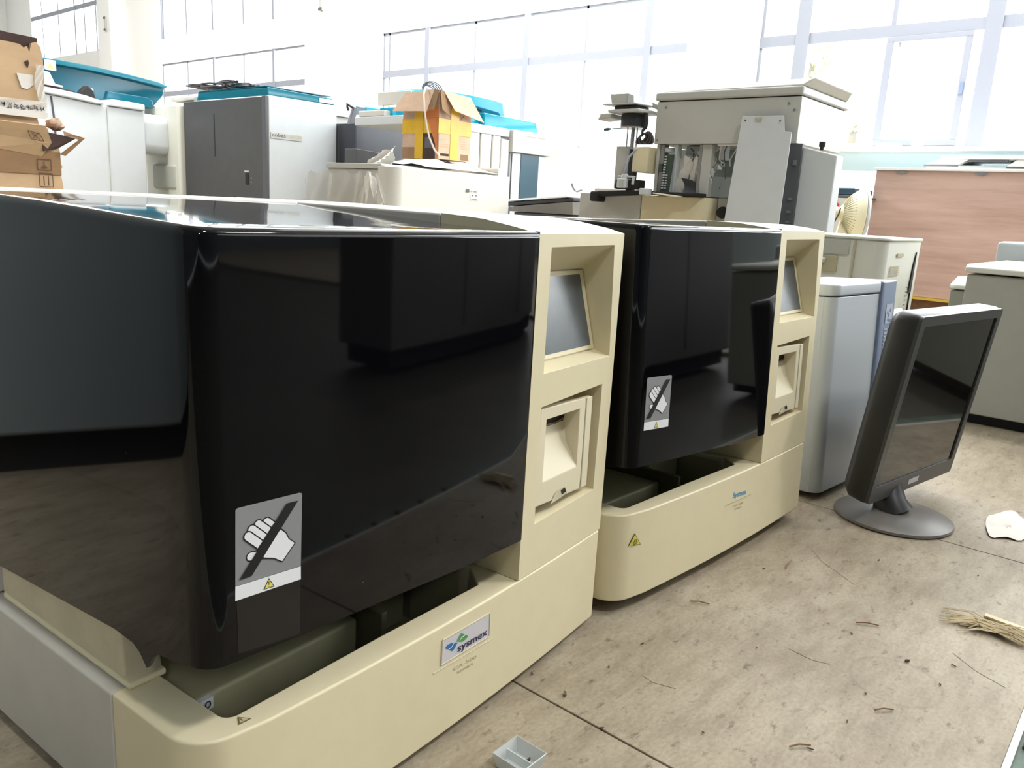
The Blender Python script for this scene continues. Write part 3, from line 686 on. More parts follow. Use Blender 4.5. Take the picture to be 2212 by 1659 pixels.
build(MB().box(3.26,3.34,1.712,1.80,.775,.815), 'motor_box', M['grey_blue'], r, bevel=.004)
build(MB().lathe((3.24,1.87,.806), [(.02,0),(.024,-.006),(.02,-.02)], 20), 'roller', M['cool_white'], r, smooth=True)
build(MB().box(3.25,3.45,1.541,1.665,.600,.688), 'grey_box', M['grey_blue'], r, bevel=.005)
build(MB().box(3.46,3.47,1.50,1.61,.689,.808), 'inner_panel', M['flap'], r)
build(MB().tube([(3.45,1.600,.80),(3.44,1.597,.806),(3.44,1.590,.80),(3.44,1.59,.70)], .003, 6), 'hooked_rod', M['metal'], r)
build(MB().box(3.215,3.24,1.50,1.628,.812,.8175), 'light_strip', M['roofw'], r)
build(MB().box(3.26,3.30,1.612,1.638,.758,.815), 'hanging_bracket', M['cool_white'], r, bevel=.002)
for i in range(5):
    y_ = 1.60+random.random()*.055; z_ = .71+random.random()*.04
    build(MB().box(3.24,3.26,y_,y_+.016,z_,z_+.018), 'valve_block', M[('cool_white','grey_blue','metal')[i%3]], r, bevel=.004)
build(MB().tube([(3.24,1.675,.715),(3.235,1.665,.722),(3.24,1.655,.712),(3.23,1.645,.705)], .009, 8), 'white_fitting', M['cool_white'], r, smooth=True)
build(MB().box(3.232,3.246,1.668,1.686,.617,.632), 'green_connector', mat('green_plastic',(40,165,115),.4), r, bevel=.003)
for i in range(9):
    y_ = 1.58+.025*i+random.uniform(-.01,.01)
    p_ = [(3.25+random.uniform(-.02,.02), y_+random.uniform(-.02,.02), .81-.025*k+random.uniform(-.006,.006)) for k in range(random.randint(4,8))]
    build(MB().tube(p_, .0028, 5), 'tubing', M[('paper','slate','wire_w')[i%3]], r, smooth=True)
build(MB().hexa([(3.19,1.95,.692),(3.19,2.032,.697),(3.28,2.032,.697),(3.28,1.935,.692),(3.19,1.945,.806),(3.19,2.03,.806),(3.28,2.03,.806),(3.28,1.935,.806)]), 'cream_block', M['cream'], r, bevel=.006)
build(MB().box(3.22,3.30,2.066,2.140,.622,.812), 'grey_housing', M['lightgrey'], r, bevel=.004)
build(MB().hexa([(3.21,2.035,.605),(3.21,2.066,.605),(3.24,2.066,.605),(3.24,2.035,.605),(3.21,2.02,.80),(3.21,2.062,.80),(3.24,2.062,.80),(3.24,2.02,.80)]), 'dark_sheet', M['charcoal_d'], r, bevel=.003)
build(MB().tube([(3.20,1.985,.80),(3.19,2.02,.79),(3.185,2.045,.76),(3.185,2.06,.70),(3.19,2.068,.64)], .005, 8), 'grey_hose', M['bezel_l'], r, smooth=True)
build(MB().hexa([(3.12,1.90,.599),(3.12,2.19,.580),(3.19,2.19,.580),(3.19,1.90,.599),(3.12,1.90,.618),(3.12,2.19,.605),(3.19,2.19,.605),(3.19,1.90,.618)]), 'black_arm', M['rubber'], r, bevel=.006)
build(MB().box(3.11,3.19,2.155,2.195,.558,.604), 'arm_end', M['rubber'], r, bevel=.008)
build(MB().box(3.14,3.30,1.66,1.90,.599,.613), 'black_rail', M['rubber'], r, bevel=.004)
build(MB().box(3.125,3.19,1.95,2.07,.618,.66), 'arm_block', M['rubber'], r, bevel=.004)
wb = build(MB().box(3.10,3.15,2.000,2.045,.622,.664), 'white_valve', M['cool_white'], r, bevel=.004)
build(MB().box(3.098,3.10,2.012,2.030,.630,.656), 'valve_window', M['lightgrey'], wb)
build(MB().lathe((3.125,2.02,.664), [(.016,0),(.018,.006),(.014,.02)], 16), 'valve_cap', M['cool_white'], wb, smooth=True)
build(MB().box(3.115,3.135,1.968,2.052,.668,.676), 'valve_lever', M['cool_white'], wb, bevel=.003)
build(MB().box(3.115,3.13,1.968,1.978,.638,.672), 'valve_lever', M['cool_white'], wb, bevel=.003)
build(MB().box(3.10,3.15,1.885,1.925,.596,.624), 'white_connector', M['cool_white'], r, bevel=.004)
build(MB().hexa([(3.09,1.735,.590),(3.09,1.85,.602),(3.16,1.85,.602),(3.16,1.735,.590),(3.09,1.735,.598),(3.09,1.85,.607),(3.16,1.85,.607),(3.16,1.735,.598)]), 'loose_tab', M['flap'], r, bevel=.003)
# pipetting head on the left
hd = build(MB().lathe((3.2,2.042,.892), [(.058,0),(.060,.004),(.060,.050),(.058,.054)], 40), 'motor_drum', M['charcoal_d'], r, smooth=True)
build(MB().lathe((3.2,2.042,.886), [(.060,0),(.061,.006)], 40), 'drum_rim', M['metal'], hd)
build(MB().prism([(3.12,1.975),(3.12,2.135),(3.28,2.135),(3.28,1.965),(3.2,1.955)], .948, .962, 'z'), 'mount_plate', M['lightgrey'], r, bevel=.003)
build(MB().hexa([(3.12,2.12,.925),(3.12,2.19,.918),(3.22,2.19,.918),(3.22,2.12,.925),(3.12,2.12,.946),(3.12,2.175,.946),(3.22,2.175,.946),(3.22,2.12,.946)]), 'lower_plate', M['lightgrey'], r, bevel=.005)
build(MB().box(3.14,3.25,2.00,2.115,.963,.980), 'upper_motor', M['charcoal_d'], r, bevel=.004)
build(MB().prism([(3.12,1.99),(3.12,2.165),(3.26,2.15),(3.26,1.97)], .981, .987, 'z'), 'top_plate', M['lightgrey'], r, bevel=.002)
build(MB().hexa([(3.13,2.045,.988),(3.13,2.125,.988),(3.20,2.125,.988),(3.20,2.045,.988),(3.13,2.045,1.028),(3.13,2.137,1.028),(3.20,2.137,1.028),(3.20,2.045,1.036)]), 'sensor_bracket', M['lightgrey'], r, bevel=.002)
build(MB().hexa([(3.13,2.008,.988),(3.13,2.044,.988),(3.20,2.044,.988),(3.20,2.008,.988),(3.13,2.012,1.018),(3.13,2.044,1.030),(3.20,2.044,1.030),(3.20,2.012,1.018)]), 'bracket_flange', M['cool_white'], r, bevel=.002)
build(MB().lathe((3.2,2.044,.80), [(.009,0),(.009,.09)], 12), 'drive_shaft', M['metal'], r, smooth=True)
for y_ in (2.073,2.022): build(MB().lathe((3.2,y_,.80), [(.003,0),(.003,.09)], 8), 'guide_rod', M['metal'], r)
build(MB().tube([(3.2,2.10,.888),(3.19,2.14,.887),(3.185,2.165,.884)], .002, 6), 'lever_rod', M['teal_panel'], r)
build(MB().tube([(3.185,2.155,.885),(3.183,2.17,.884),(3.18,2.188,.882)], [.003,.007,.006], 8), 'lever_grip', M['teal_panel'], r, smooth=True)
build(MB().tube([(3.19,2.02,.965),(3.18,1.985,.962),(3.17,1.965,.945),(3.175,1.962,.915),(3.18,1.968,.89),(3.185,1.985,.875),(3.19,1.99,.85)], [.007,.008,.009,.009,.008,.006,.004], 8), 'thick_cable', M['charcoal_d'], r, smooth=True)
for i in range(7):
    pts = [(3.2+.012*math.cos(t*1.3+i), 1.972+.024*math.cos(t+i*.7)+.006*i-.015, .845+.024*math.sin(t*1.05+i*.5)) for t in [k*.55 for k in range(9)]]
    build(MB().tube(pts, .0045, 6), 'coiled_tubing', M['carton_in' if i%2 else 'slate'], r, smooth=True)
build(MB().hexa([(3.22,1.935,.965),(3.22,1.965,.975),(3.27,1.965,.975),(3.27,1.935,.965),(3.22,1.935,.985),(3.22,1.972,1.0),(3.27,1.972,1.0),(3.27,1.935,.985)]), 'rear_flap', M['lightgrey'], r, bevel=.002)
build(MB().box(3.30,3.5,1.935,1.98,.85,.95), 'rear_cover', M['warm_white'], r, bevel=.003)
# leaning cover panel (stands on the floor, leans on the gantry)
m = MB(); q = [(1.509,.922,3.165),(1.336,.921,3.165),(1.324,.861,3.16),(1.294,.857,3.16),(1.235,.0,2.98),(1.483,.0,2.98)]
m.prism([(a,b) for a,b,_ in q], 0, .006, 'x')
n = len(q)
for i, (a,b,c_) in enumerate(q):
    m.v[i] = (c_-.0, a, b); m.v[n+i] = (c_+.006, a, b)
r2 = thing('cover_panel', 'tall loose light grey sheet metal panel leaning against the opened analyser', 'panel', (2.98,1.47,0))
pn = build(m, 'sheet', mat('pale_grey_sheet', (196,199,200), .45, noise=.04, scale=9), r2, bevel=.0015)
for y_, z_ in ((1.49,.905),(1.345,.90)): build(MB().lathe((3.158,y_,z_), [(.004,0),(.003,-.003)], 10, 'x'), 'screw_hole', M['slate'], pn)
build(MB().box(3.156,3.159,1.42,1.45,.905,.915), 'tab_notch', M['grille'], pn)
# ------------------------------------------------------------------ low grey-cream analyser in the middle (x 3.32, y 3.8)
r = thing('desktop_analyser', 'low cream-grey analyser in the middle ground under the taped cardboard box', 'laboratory analyser', (3.9,4.1,0))
build(MB().box(3.33,3.86,3.95,4.46,.0,.690), 'left_body', M['lightgrey'], r, bevel=.004)
build(MB().box(3.322,3.87,3.92,4.467,.6915,.724), 'left_lid', M['lightgrey'], r, bevel=.003)
build(MB().prism([(3.32,3.95),(3.32,3.90)]+arc(3.40,3.88,.08,180,268,7)+[(4.40,3.80),(4.40,4.52),(3.872,4.52),(3.872,3.95)], .0, .710, 'z'), 'front_body', M['warm_white'], r, bevel=.006)
build(MB().box(3.322,3.8675,3.80+.09,3.945,.7105,.7115), 'edge_strip', M['cream'], r)
build(MB().box(4.34,4.395,3.86,4.4,.7105,.765), 'rear_block', M['warm_white'], r, bevel=.006)
lb = build(MB().box(3.955,3.985,3.796,3.7995,.585,.605), 'code_label', M['slate'], r)
text('MS-1800', 'label_text', M['slate'], r, (3.99,3.7975,.588), (1,0,0), (0,0,1), width=.075, size=.014)
s = build(MB().box(4.00,4.08,3.796,3.7995,.538,.572), 'paper_label', M['white'], r)
for k_, (a, b) in enumerate(((4.01,4.025),(4.045,4.06))): build(MB().box(a,b,3.7945,3.796,.562,.569), 'label_mark', M['slate'], s)
build(MB().box(4.008,4.06,3.7945,3.796,.541,.545), 'label_mark', M['slate'], s)
# plastic wrap over its left side
rnd = random.Random(3)
rows = []
for j in range(15):
    row = []
    for i in range(25):
        t = i/24; yy = 4.66 - t*.62; z = .0 + .665*(j/14)
        x = 3.29 + .010*math.sin(i*.6+j*.25)+.007*math.sin(i*1.2-j*.8)+.003*rnd.random() - .05*(1-j/14)
        if t < .12: z -= .05*(1-t/.12)*(j/14)
        z += (.012*math.sin(i*.9) if j == 14 else 0)
        row.append((x, yy+.008*math.sin(j*1.5+i), z))
    rows.append(row)
solo(MB().grid(rows), 'plastic_wrap', M['wrap'], 'crumpled clear plastic sheet draped over the left side of the low middle analyser', 'plastic sheet', (3.3,4.35,.0), smooth=True, recalc=False)
rows = []
for j in range(17):
    row = []; tj = j/16
    for i in range(21):
        t = i/20*2-1; wdt = .27*(1-tj)**.75+.035
        yy = 3.82 - t*wdt; z = .0+.65*tj+.02*math.sin(t*7)*tj
        x = 3.13 + .014*math.sin(i*1.3+j*.35)+.008*math.sin(i*2.3-j*.6)+.05*abs(t)+.003*rnd.random()
        row.append((x, yy, z))
    rows.append(row)
solo(MB().grid(rows), 'plastic_bag', M['wrap'], 'crumpled clear plastic bag peaked in front of the low middle analyser', 'plastic bag', (3.16,3.82,0), smooth=True, recalc=False)
# crumpled paper under the box
rows = []
for j in range(9):
    row = []
    for i in range(29):
        t = i/28; w_ = j/8
        x = 3.62 + t*.70 + .01*math.sin(i*2+j); y = 3.83 - .015*math.sin(t*6) + w_*.60
        e_ = min(1, 4*w_, 4*(1-w_)); g = min(1, 5*t, 5*(1-t))
        z = .7255 + e_*(.4+.6*g)*(.046+.015*math.sin(i*.55+j*1.5)*(1-t*.3)) + .004*rnd.random()*e_
        row.append((x,y,z))
    rows.append(row)
solo(MB().grid(rows), 'crumpled_paper', M['paper'], 'crumpled off-white packing paper spread under the taped cardboard box', 'paper', (3.65,3.95,.7255), smooth=True, recalc=False)
rows = []
for j in range(7):
    rows.append([(3.50+.02*math.sin(i+j)+.04*(j/6), 4.03+.034*i*(1-.35*j/6), .7265+.125*(j/6)*(1-.45*i/8)+.006*(j/6)*math.sin(i*1.7+j)) for i in range(9)])
solo(MB().grid(rows), 'torn_paper_sheet', M['paper'], 'folded off-white paper standing left of the taped cardboard box', 'paper', (3.37,4.1,.7255), smooth=True, recalc=False)
# taped cardboard box
r = thing('cardboard_box', 'small brown cardboard box wrapped in yellow tape with open flaps', 'box', (4.035,4.178,.794), (0,0,0), world=False)
BW, BD, BH = .31, .355, .425
hx, hy = BW/2, BD/2
bo = build(MB().box(-hx,hx,-hy,hy,0,BH), 'box_walls', M['kraft'], r, bevel=.002)
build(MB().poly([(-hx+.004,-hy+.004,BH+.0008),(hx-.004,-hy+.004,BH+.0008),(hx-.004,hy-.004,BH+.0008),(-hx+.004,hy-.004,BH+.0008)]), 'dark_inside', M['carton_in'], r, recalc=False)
e = .002
build(MB().box(-hx-e,hx+e,-hy-e,hy+e,.165,.262), 'tape_belt', M['ytape'], bo)
build(MB().box(-.045,.035,-hy-2*e,-hy-e,.0,.34), 'tape_strip', M['ytape'], bo)
build(MB().box(-hx-2*e,-hx-e,-.03,.05,.0,.36), 'tape_strip', M['ytape'], bo)
build(MB().box(-hx-1.4*e,-hx,-hy+.03,-.032,.0,.165), 'printed_picture', M['carton_in'], bo)
build(MB().box(-hx-1.6*e,-hx-1.4*e,-hy+.06,-.05,.07,.14), 'printed_panel', M['slate'], bo)
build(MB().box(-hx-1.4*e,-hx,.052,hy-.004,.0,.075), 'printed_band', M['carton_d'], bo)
build(MB().box(-hx-1.2*e,-hx,-hy+.004,-.04,.264,.33), 'printed_orange', mat('orange_print',(205,125,70),.6), bo)
build(MB().poly([(-hx-1.8*e,-hy+.002,.0),(-hx-1.8*e,-hy+.028,.10),(-hx-1.8*e,-hy+.11,.262),(-hx-1.8*e,-hy+.002,.262)]), 'printed_orange', mat('deep_orange_print',(200,120,60),.5), bo, recalc=False)
build(MB().box(-hx+.02,-.055,-hy-1.2*e,-hy,.022,.038), 'printed_mark', M['carton_in'], bo)
build(MB().box(.06,hx-.02,-hy-1.2*e,-hy,.006,.045), 'barcode', M['carton_d'], bo)
build(MB().box(-hx+.004,hx-.004,-hy-.8*e,-hy,.0,.163), 'light_print', M['kraft_l'], bo)
sal = mat('salmon_print',(205,150,125),.7)
for (x_, w_) in ((-hx+.02,.075),(.055,.07)):
    for z_ in (.08,.095,.11,.125): build(MB().box(x_,x_+w_*(.6+.4*rnd.random()),-hy-1.1*e,-hy,z_,z_+.004), 'printed_line', sal, bo)
def flap(pts, nm='flap', mt='kraft_l', par=None):
    return build(MB().poly(pts), nm, M[mt], r if par is None else par, solid=.004, recalc=False)
flap([(-hx+.035,-hy,BH+.01),(hx-.02,-hy,BH),(hx+.075,-hy-.05,BH-.155),(-hx+.095,-hy-.05,BH-.110)])
flap([(-hx,hy-.02,BH+.005),(-hx,-hy+.045,BH+.02),(-hx-.045,-hy+.07,BH-.125),(-hx-.045,hy+.055,BH-.115)])
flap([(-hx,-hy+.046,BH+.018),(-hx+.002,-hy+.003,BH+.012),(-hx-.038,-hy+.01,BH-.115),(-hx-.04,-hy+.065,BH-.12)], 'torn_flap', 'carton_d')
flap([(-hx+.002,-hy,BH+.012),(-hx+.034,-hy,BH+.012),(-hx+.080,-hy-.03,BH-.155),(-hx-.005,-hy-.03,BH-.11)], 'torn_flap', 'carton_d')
build(MB().poly([(.02,.0,BH+.001),(.14,-.02,BH+.001),(.095,.0,BH+.075),(.07,.0,BH+.08)]), 'torn_flap', M['paper'], r, solid=.002, recalc=False)
build(MB().tube([(-.07,-hy-.0065,BH-.135),(-.095,-hy-.0065,BH-.09)], .0016, 4), 'crease', M['carton_in'], r)
build(MB().tube([(.05,-hy-.0065,BH-.15),(.095,-hy-.0065,BH-.11)], .0016, 4), 'crease', M['carton_in'], r)
pts = [(-hx+.03,-.02,BH+.045),(-hx-.02,-.06,BH+.03),(-hx-.058,-.085,BH-.02),(-hx-.066,-.105,BH-.11),(-hx-.052,-.112,BH-.20),(-hx-.038,-.13,BH-.29),(-hx-.02,-.165,BH-.37),(-hx-.008,-.20,BH-.405)]
pts = [(a+4.035,b+4.178,c_+.794) for a,b,c_ in pts]
solo(MB().tube(pts, .0062, 8), 'white_cable', M['wire_w'], 'off-white cable hanging over the left flap of the taped cardboard box', 'cable', (3.85,4.1,.82), smooth=True)
# ------------------------------------------------------------------ system with bright teal lids behind the box
r = thing('analyser_system', 'white analyser row with bright teal lids behind the taped cardboard box', 'laboratory analyser', (4.7,4.9,0))
build(MB().box(4.35,5.20,4.53,4.88,.0,1.059), 'main_body', M['warm_white'], r, bevel=.015, seg=3)
for x0, x1 in ((4.68,4.83),(4.845,4.97),(4.985,5.08),(5.09,5.19)):
    build(MB().box(x0,x1,4.505,4.53,.1,1.062 if x0 < 5.0 else 1.04), 'front_panel', M['warm_white'], r, bevel=.012, seg=3)
build(MB().box(4.17,5.18,4.50,5.25,1.06,1.125), 'top_deck', M['cool_white'], r, bevel=.006)
rt = build(MB().box(5.205,5.69,4.50,5.3,.0,.944), 'right_body', M['cool_white'], r, bevel=.006)
build(MB().box(5.19,5.70,4.47,5.3,.946,1.124), 'right_top', M['lightgrey'], r, bevel=.006)
build(MB().box(5.35,5.62,4.465,4.47,1.085,1.122), 'cream_label', M['flap'], r, bevel=.001)
build(MB().box(5.335,5.575,4.493,4.502,.02,.94), 'teal_panel', M['teal_panel'], rt, bevel=.002)
build(MB().box(5.212,5.218,4.49,4.502,.02,.94), 'door_gap', M['slate'], rt)

def shellbox(x0,x1,y0,y1,z0,z1,dx,par,nm,mt):
    return build(MB().hexa([(x0,y0,z0),(x1,y0,z0),(x1,y1,z0),(x0,y1,z0),(x0+dx,y0+dx,z1[0]),(x1-dx,y0+dx,z1[1]),(x1-dx,y1,z1[1]),(x0+dx,y1,z1[0])]), nm, M[mt], par, bevel=.012)
m = MB(); xs = [4.265,4.30,4.46,4.7,4.95,5.2,5.30]; zt_ = [1.30,1.325,1.345,1.357,1.362,1.358,1.345]
m.prism(list(zip(xs,zt_))+[(5.34,1.19),(5.25,1.265),(4.9,1.29),(4.5,1.29),(4.265,1.26)], 4.70, 5.06, 'y'); r_ = build(m, 'teal_hood', M['teal_b'], r, bevel=.004)
build(MB().box(4.25,4.263,4.69,5.07,1.212,1.312), 'hood_end', M['warm_white'], r_, bevel=.006)
build(MB().box(4.17,4.235,4.90,5.2,1.126,1.168), 'white_block', M['warm_white'], r, bevel=.005)
build(MB().box(4.26,5.22,4.66,4.69,1.200,1.212), 'inner_rail', M['teal_panel'], r_)
shellbox(4.24,5.1,4.64,5.05,1.127,(1.198,1.198),.01,r_,'left_lid','teal_b')
shellbox(4.95,5.66,4.58,5.2,1.126,(1.235,1.225),.02,r_,'right_lid','teal_b')
build(MB().box(5.02,5.10,4.8,5.0,1.236,1.30), 'white_block', M['cool_white'], r_, bevel=.01)
build(MB().box(5.10,5.16,4.8,5.0,1.236,1.29), 'dark_block', M['teal_panel'], r_, bevel=.01)
for i in range(5):
    pts = [(4.44+.0+(.06+.012*i)*math.cos(t), 4.70-.01*i, 1.335+(.03+.008*i)*math.sin(t)) for t in [k*PI/8 for k in range(9)]]
    build(MB().tube(pts, .004, 6), 'cable_loop', M['wire_d' if i%2 else 'teal_panel'], r_, smooth=True)
# dark grey module with pale strip behind the middle analyser
r = thing('dark_module', 'dark charcoal equipment module right of the charcoal-doored analyser', 'equipment', (5.1,6.1,0))
build(MB().prism([(4.684,5.87),(4.77,5.855),(5.35,5.855),(5.35,6.4),(4.684,6.4)], .0, 1.148, 'z'), 'main_panel', M['slate'], r, bevel=.006)
build(MB().box(4.675,4.684,5.87,6.1,.60,1.14), 'navy_side', M['charcoal_d'], r)
build(MB().hexa([(4.55,5.70,.0),(4.82,5.70,.0),(4.82,5.86,.0),(4.55,5.86,.0),(4.55,5.70,.918),(4.82,5.70,.905),(4.82,5.86,.905),(4.55,5.86,.918)]), 'front_step', M['charcoal'], r, bevel=.004)
build(MB().lathe((4.93,5.72,.70), [(.045,0),(.045,.175),(.046,.182)], 24), 'silver_cylinder', M['metal'], r, smooth=True)
r = thing('white_shelf_unit', 'pale grey shelf top with teal cups behind the dark charcoal module', 'equipment', (5.2,6.9,0))
build(MB().box(4.95,5.9,6.6,7.1,.0,1.26), 'body', M['lightgrey'], r, bevel=.004)
build(MB().box(4.93,5.92,6.57,7.1,1.262,1.30), 'top', M['cool_white'], r, bevel=.004)
build(MB().box(4.94,5.30,6.65,7.05,1.301,1.385), 'white_block', M['warm_white'], r, bevel=.006)
build(MB().box(5.31,5.42,6.65,7.05,1.301,1.39), 'dark_block', M['teal_panel'], r, bevel=.006)
build(MB().box(5.43,5.75,6.65,7.05,1.301,1.40), 'teal_block', M['teal_b'], r, bevel=.01)
r = thing('monitor_arm', 'small dark bent bracket sticking up right of the charcoal-doored analyser', 'bracket', (4.85,6.12,1.15))
build(MB().hexa([(4.80,6.12,1.149),(4.86,6.12,1.149),(4.86,6.16,1.149),(4.80,6.16,1.149),(4.86,6.12,1.31),(4.90,6.12,1.31),(4.90,6.16,1.31),(4.86,6.16,1.31)]), 'post', M['slate'], r, bevel=.004)
build(MB().tube([(4.88,6.14,1.30),(4.83,6.14,1.315),(4.79,6.14,1.33),(4.795,6.14,1.30),(4.81,6.14,1.275)], .011, 8), 'hook', M['charcoal_d'], r, smooth=True)

# ------------------------------------------------------------------ tall analyser with charcoal door (x 3.95, y 6.14)
r = thing('tall_analyser', 'tall white analyser with charcoal front door and pale rounded side arm', 'laboratory analyser', (4.3,6.9,0))
build(MB().box(3.975,4.678,6.14,7.52,.0,1.300), 'body', M['cool_white'], r, bevel=.01)
dr = build(MB().box(3.95,3.975,6.20,7.515,.05,1.288), 'door', M['charcoal'], r, bevel=.004)
build(MB().box(3.945,3.975,6.145,6.198,.05,1.296), 'door_edge', M['slate'], r, bevel=.004)
build(MB().box(3.946,3.952,6.42,6.47,.565,.66), 'handle_recess', M['dark'], dr, bevel=.003)
build(MB().box(3.944,3.951,6.41,6.48,.667,.682), 'handle_plate', M['lightgrey'], dr, bevel=.002)
for z_ in (.62,.585): build(MB().lathe((3.949,6.375,z_), [(.006,0),(.005,-.004)], 10, 'x'), 'bolt', M['lightgrey'], dr)
build(MB().box(3.947,3.951,6.965,6.98,.80,1.17), 'dirt_streak', M['charcoal_d'], dr)
lb = build(MB().box(3.99,4.305,6.134,6.1395,.955,1.007), 'name_label', M['lightgrey'], r, bevel=.002)
text('cobas', 'label_text', M['slate'], lb, (4.00,6.1335,.972), (1,0,0), (0,0,1), width=.135, size=.042, bold=.01)
text('6000', 'label_number', M['grille'], lb, (4.18,6.1335,.972), (1,0,0), (0,0,1), width=.110, size=.036, bold=.01)
build(MB().box(3.90,4.5,7.53,7.785,.0,1.275), 'wing_upright', M['ivory'], r, bevel=.03, seg=3)
build(MB().box(3.93,4.5,7.79,8.28,.0,1.275), 'wing_panel', M['ivory'], r, bevel=.03, seg=3)
build(MB().box(3.96,4.4,7.36,7.78,1.302,1.345), 'deck_cap', M['warm_white'], r, bevel=.01)
build(MB().box(3.885,4.1,7.60,8.06,.48,.72), 'wing_foot', M['ivory_d'], r, bevel=.03, seg=3)
m = MB().prism(rrect(7.72,8.10,.80,1.165,.09,7), 3.66, 3.92, 'x'); build(m, 'arm_cap', M['cool_white'], r, bevel=.03, seg=3)
m = MB().prism(rrect(7.90,8.30,.82,1.165,.10,7), 3.70, 3.93, 'x'); build(m, 'arm_body', M['ivory'], r, bevel=.03, seg=3)
m = MB().hexa([(3.99,6.17,1.302),(4.66,6.15,1.302),(4.66,7.34,1.302),(3.99,7.34,1.302),(4.0,6.19,1.372),(4.65,6.17,1.36),(4.65,7.33,1.385),(4.0,7.33,1.385)])
r_ = build(m, 'teal_lid', M['teal'], r, bevel=.01)
build(MB().box(3.995,4.655,6.2,7.3,1.374,1.380), 'lid_top', M['teal'], r_)
build(MB().box(4.50,4.64,6.149,6.16,1.31,1.345), 'light_patch', M['wall_cyan'], r_)
s = MB()
for i in range(9):
    pts = [(4.2+.15*math.sin(t*1.1+i), 7.25+(.30+.02*i)*math.cos(t), 1.40+.012*i/2+.03*abs(math.sin(t+i*.4))) for t in [k*.42 for k in range(15)]]
    s.tube(pts, .009, 6)
solo(s, 'coiled_cable', M['wire_d'], 'bundle of dark cable coiled on top of the tall charcoal-doored analyser', 'cable', (4.2,7.25,1.39), smooth=True)

# ------------------------------------------------------------------ curved white analyser at the left (y 7.65)
r = thing('curved_analyser', 'wide white analyser with curved shoulder and teal hood at the left', 'laboratory analyser', (3.2,8.2,0))
zc = [(2.4,1.232),(2.75,1.225),(3.0,1.205),(3.2,1.185),(3.32,1.18),(3.64,1.173)]
m = MB(); top = [(x, z) for x, z in zc]
m.prism([(2.4,.0),(3.64,.0)]+top[::-1], 7.65, 8.6, 'y'); build(m, 'body', M['cool_white'], r, bevel=.012, seg=3)
m = MB(); m.prism([(2.4,1.233),(2.75,1.226),(3.0,1.206),(3.2,1.186),(3.28,1.186),(3.26,1.215),(3.12,1.245),(2.9,1.268),(2.72,1.277),(2.4,1.28)], 7.62, 8.55, 'y'); build(m, 'shoulder', M['cool_white'], r, bevel=.012, seg=3)
build(MB().prism([(3.30,1.182),(3.64,1.175),(3.64,1.232),(3.5,1.24),(3.34,1.243)], 7.63, 8.5, 'y'), 'deck', M['cool_white'], r, bevel=.01)
build(MB().tube([(2.855,7.648,.45),(2.86,7.648,1.0),(2.845,7.648,1.205)], .008, 6), 'door_gap', M['slate'], r)
build(MB().box(3.30,3.305,7.645,7.65,.3,1.17), 'door_gap', M['ivory_d'], r)
pr = build(MB().prism([(2.74,1.30),(2.96,1.29),(2.96,1.305),(2.90,1.31),(2.86,1.40),(2.70,1.42),(2.70,1.30)], 7.68, 8.1, 'y'), 'tray_unit', M['warm_white'], r, bevel=.006)
build(MB().prism([(2.72,1.279),(3.05,1.262),(3.07,1.275),(2.74,1.298)], 7.70, 8.1, 'y'), 'dark_edge', M['carton_in'], r)
build(MB().prism([(3.10,1.245),(3.24,1.225),(3.22,1.30),(3.17,1.34),(3.12,1.29)], 7.70, 7.8, 'y'), 'black_wedge', M['rubber'], r, bevel=.01)
m = MB(); pf_ = [(2.80,1.545),(3.05,1.552),(3.35,1.542),(3.65,1.52),(3.95,1.49),(4.04,1.465)]
m.prism(pf_+[(4.02,1.38),(3.99,1.345),(3.91,1.256),(2.95,1.26),(2.85,1.42)], 8.05, 8.06, 'y'); r_ = build(m, 'teal_hood', M['teal_d'], r)
m = MB(); m.prism(pf_+[(4.02,1.445),(3.65,1.480),(3.35,1.50),(3.05,1.508),(2.82,1.505)], 7.98, 8.5, 'y'); build(m, 'top_rim', M['teal'], r_, bevel=.006)
build(MB().prism([(3.45,1.25),(3.90,1.24),(3.91,1.31),(3.86,1.34),(3.48,1.35)], 8.02, 8.4, 'y'), 'lower_hood', M['teal_d'], r_, bevel=.01)
build(MB().box(3.0,3.7,8.1,8.5,1.25,1.40), 'inner_rack', M['teal_panel'], r_, bevel=.01)
wl = build(MB().box(2.93,3.02,7.965,7.975,1.45,1.535), 'warning_label', M['white'], r_)
build(MB().poly([(2.945,7.963,1.465),(3.005,7.963,1.465),(2.975,7.963,1.515)]), 'warning_triangle', M['yellow_print'], wl, recalc=False)
build(MB().box(3.30,3.35,8.02,8.04,1.33,1.35), 'hood_highlight', M['white'], r_)  # white block painted as a glint on the teal hood

# ------------------------------------------------------------------ torn cartons at the far left
r = thing('torn_carton', 'lower torn brown carton with handling symbols at the left edge', 'box', (.65,2.85,0))
m = MB()
out = [(.30,.0),(.985,.0),(.985,.30),(.984,.507),(.978,.545),(.986,.56),(.972,.585),(.981,.60),(.975,.635),(.955,.65),(.952,.665),(.93,.672),(.925,.70),(.86,.705),(.30,.70)]
m.prism(out, 2.60, 3.1, 'y'); c = build(m, 'carton_front', M['carton'], r)
m = MB().grid([[(x, 2.585+.012*math.sin(x*9+k)-.012*k, z) for x, z in row] for k, row in enumerate([[(.3,.64),(.6,.62),(.8,.60),(.93,.585)],[(.3,.66),(.6,.65),(.82,.635),(.95,.625)],[(.3,.68),(.6,.675),(.82,.672),(.93,.668)]])])
build(m, 'bent_flap', M['carton'], c, solid=.004, recalc=False)
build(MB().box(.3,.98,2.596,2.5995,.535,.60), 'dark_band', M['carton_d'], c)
build(MB().hexa([(.93,2.58,.60),(.975,2.60,.61),(.975,2.7,.61),(.93,2.7,.60),(.92,2.57,.655),(1.03,2.60,.645),(1.03,2.62,.645),(.94,2.7,.655)]), 'torn_corner', M['carton_in'], c)
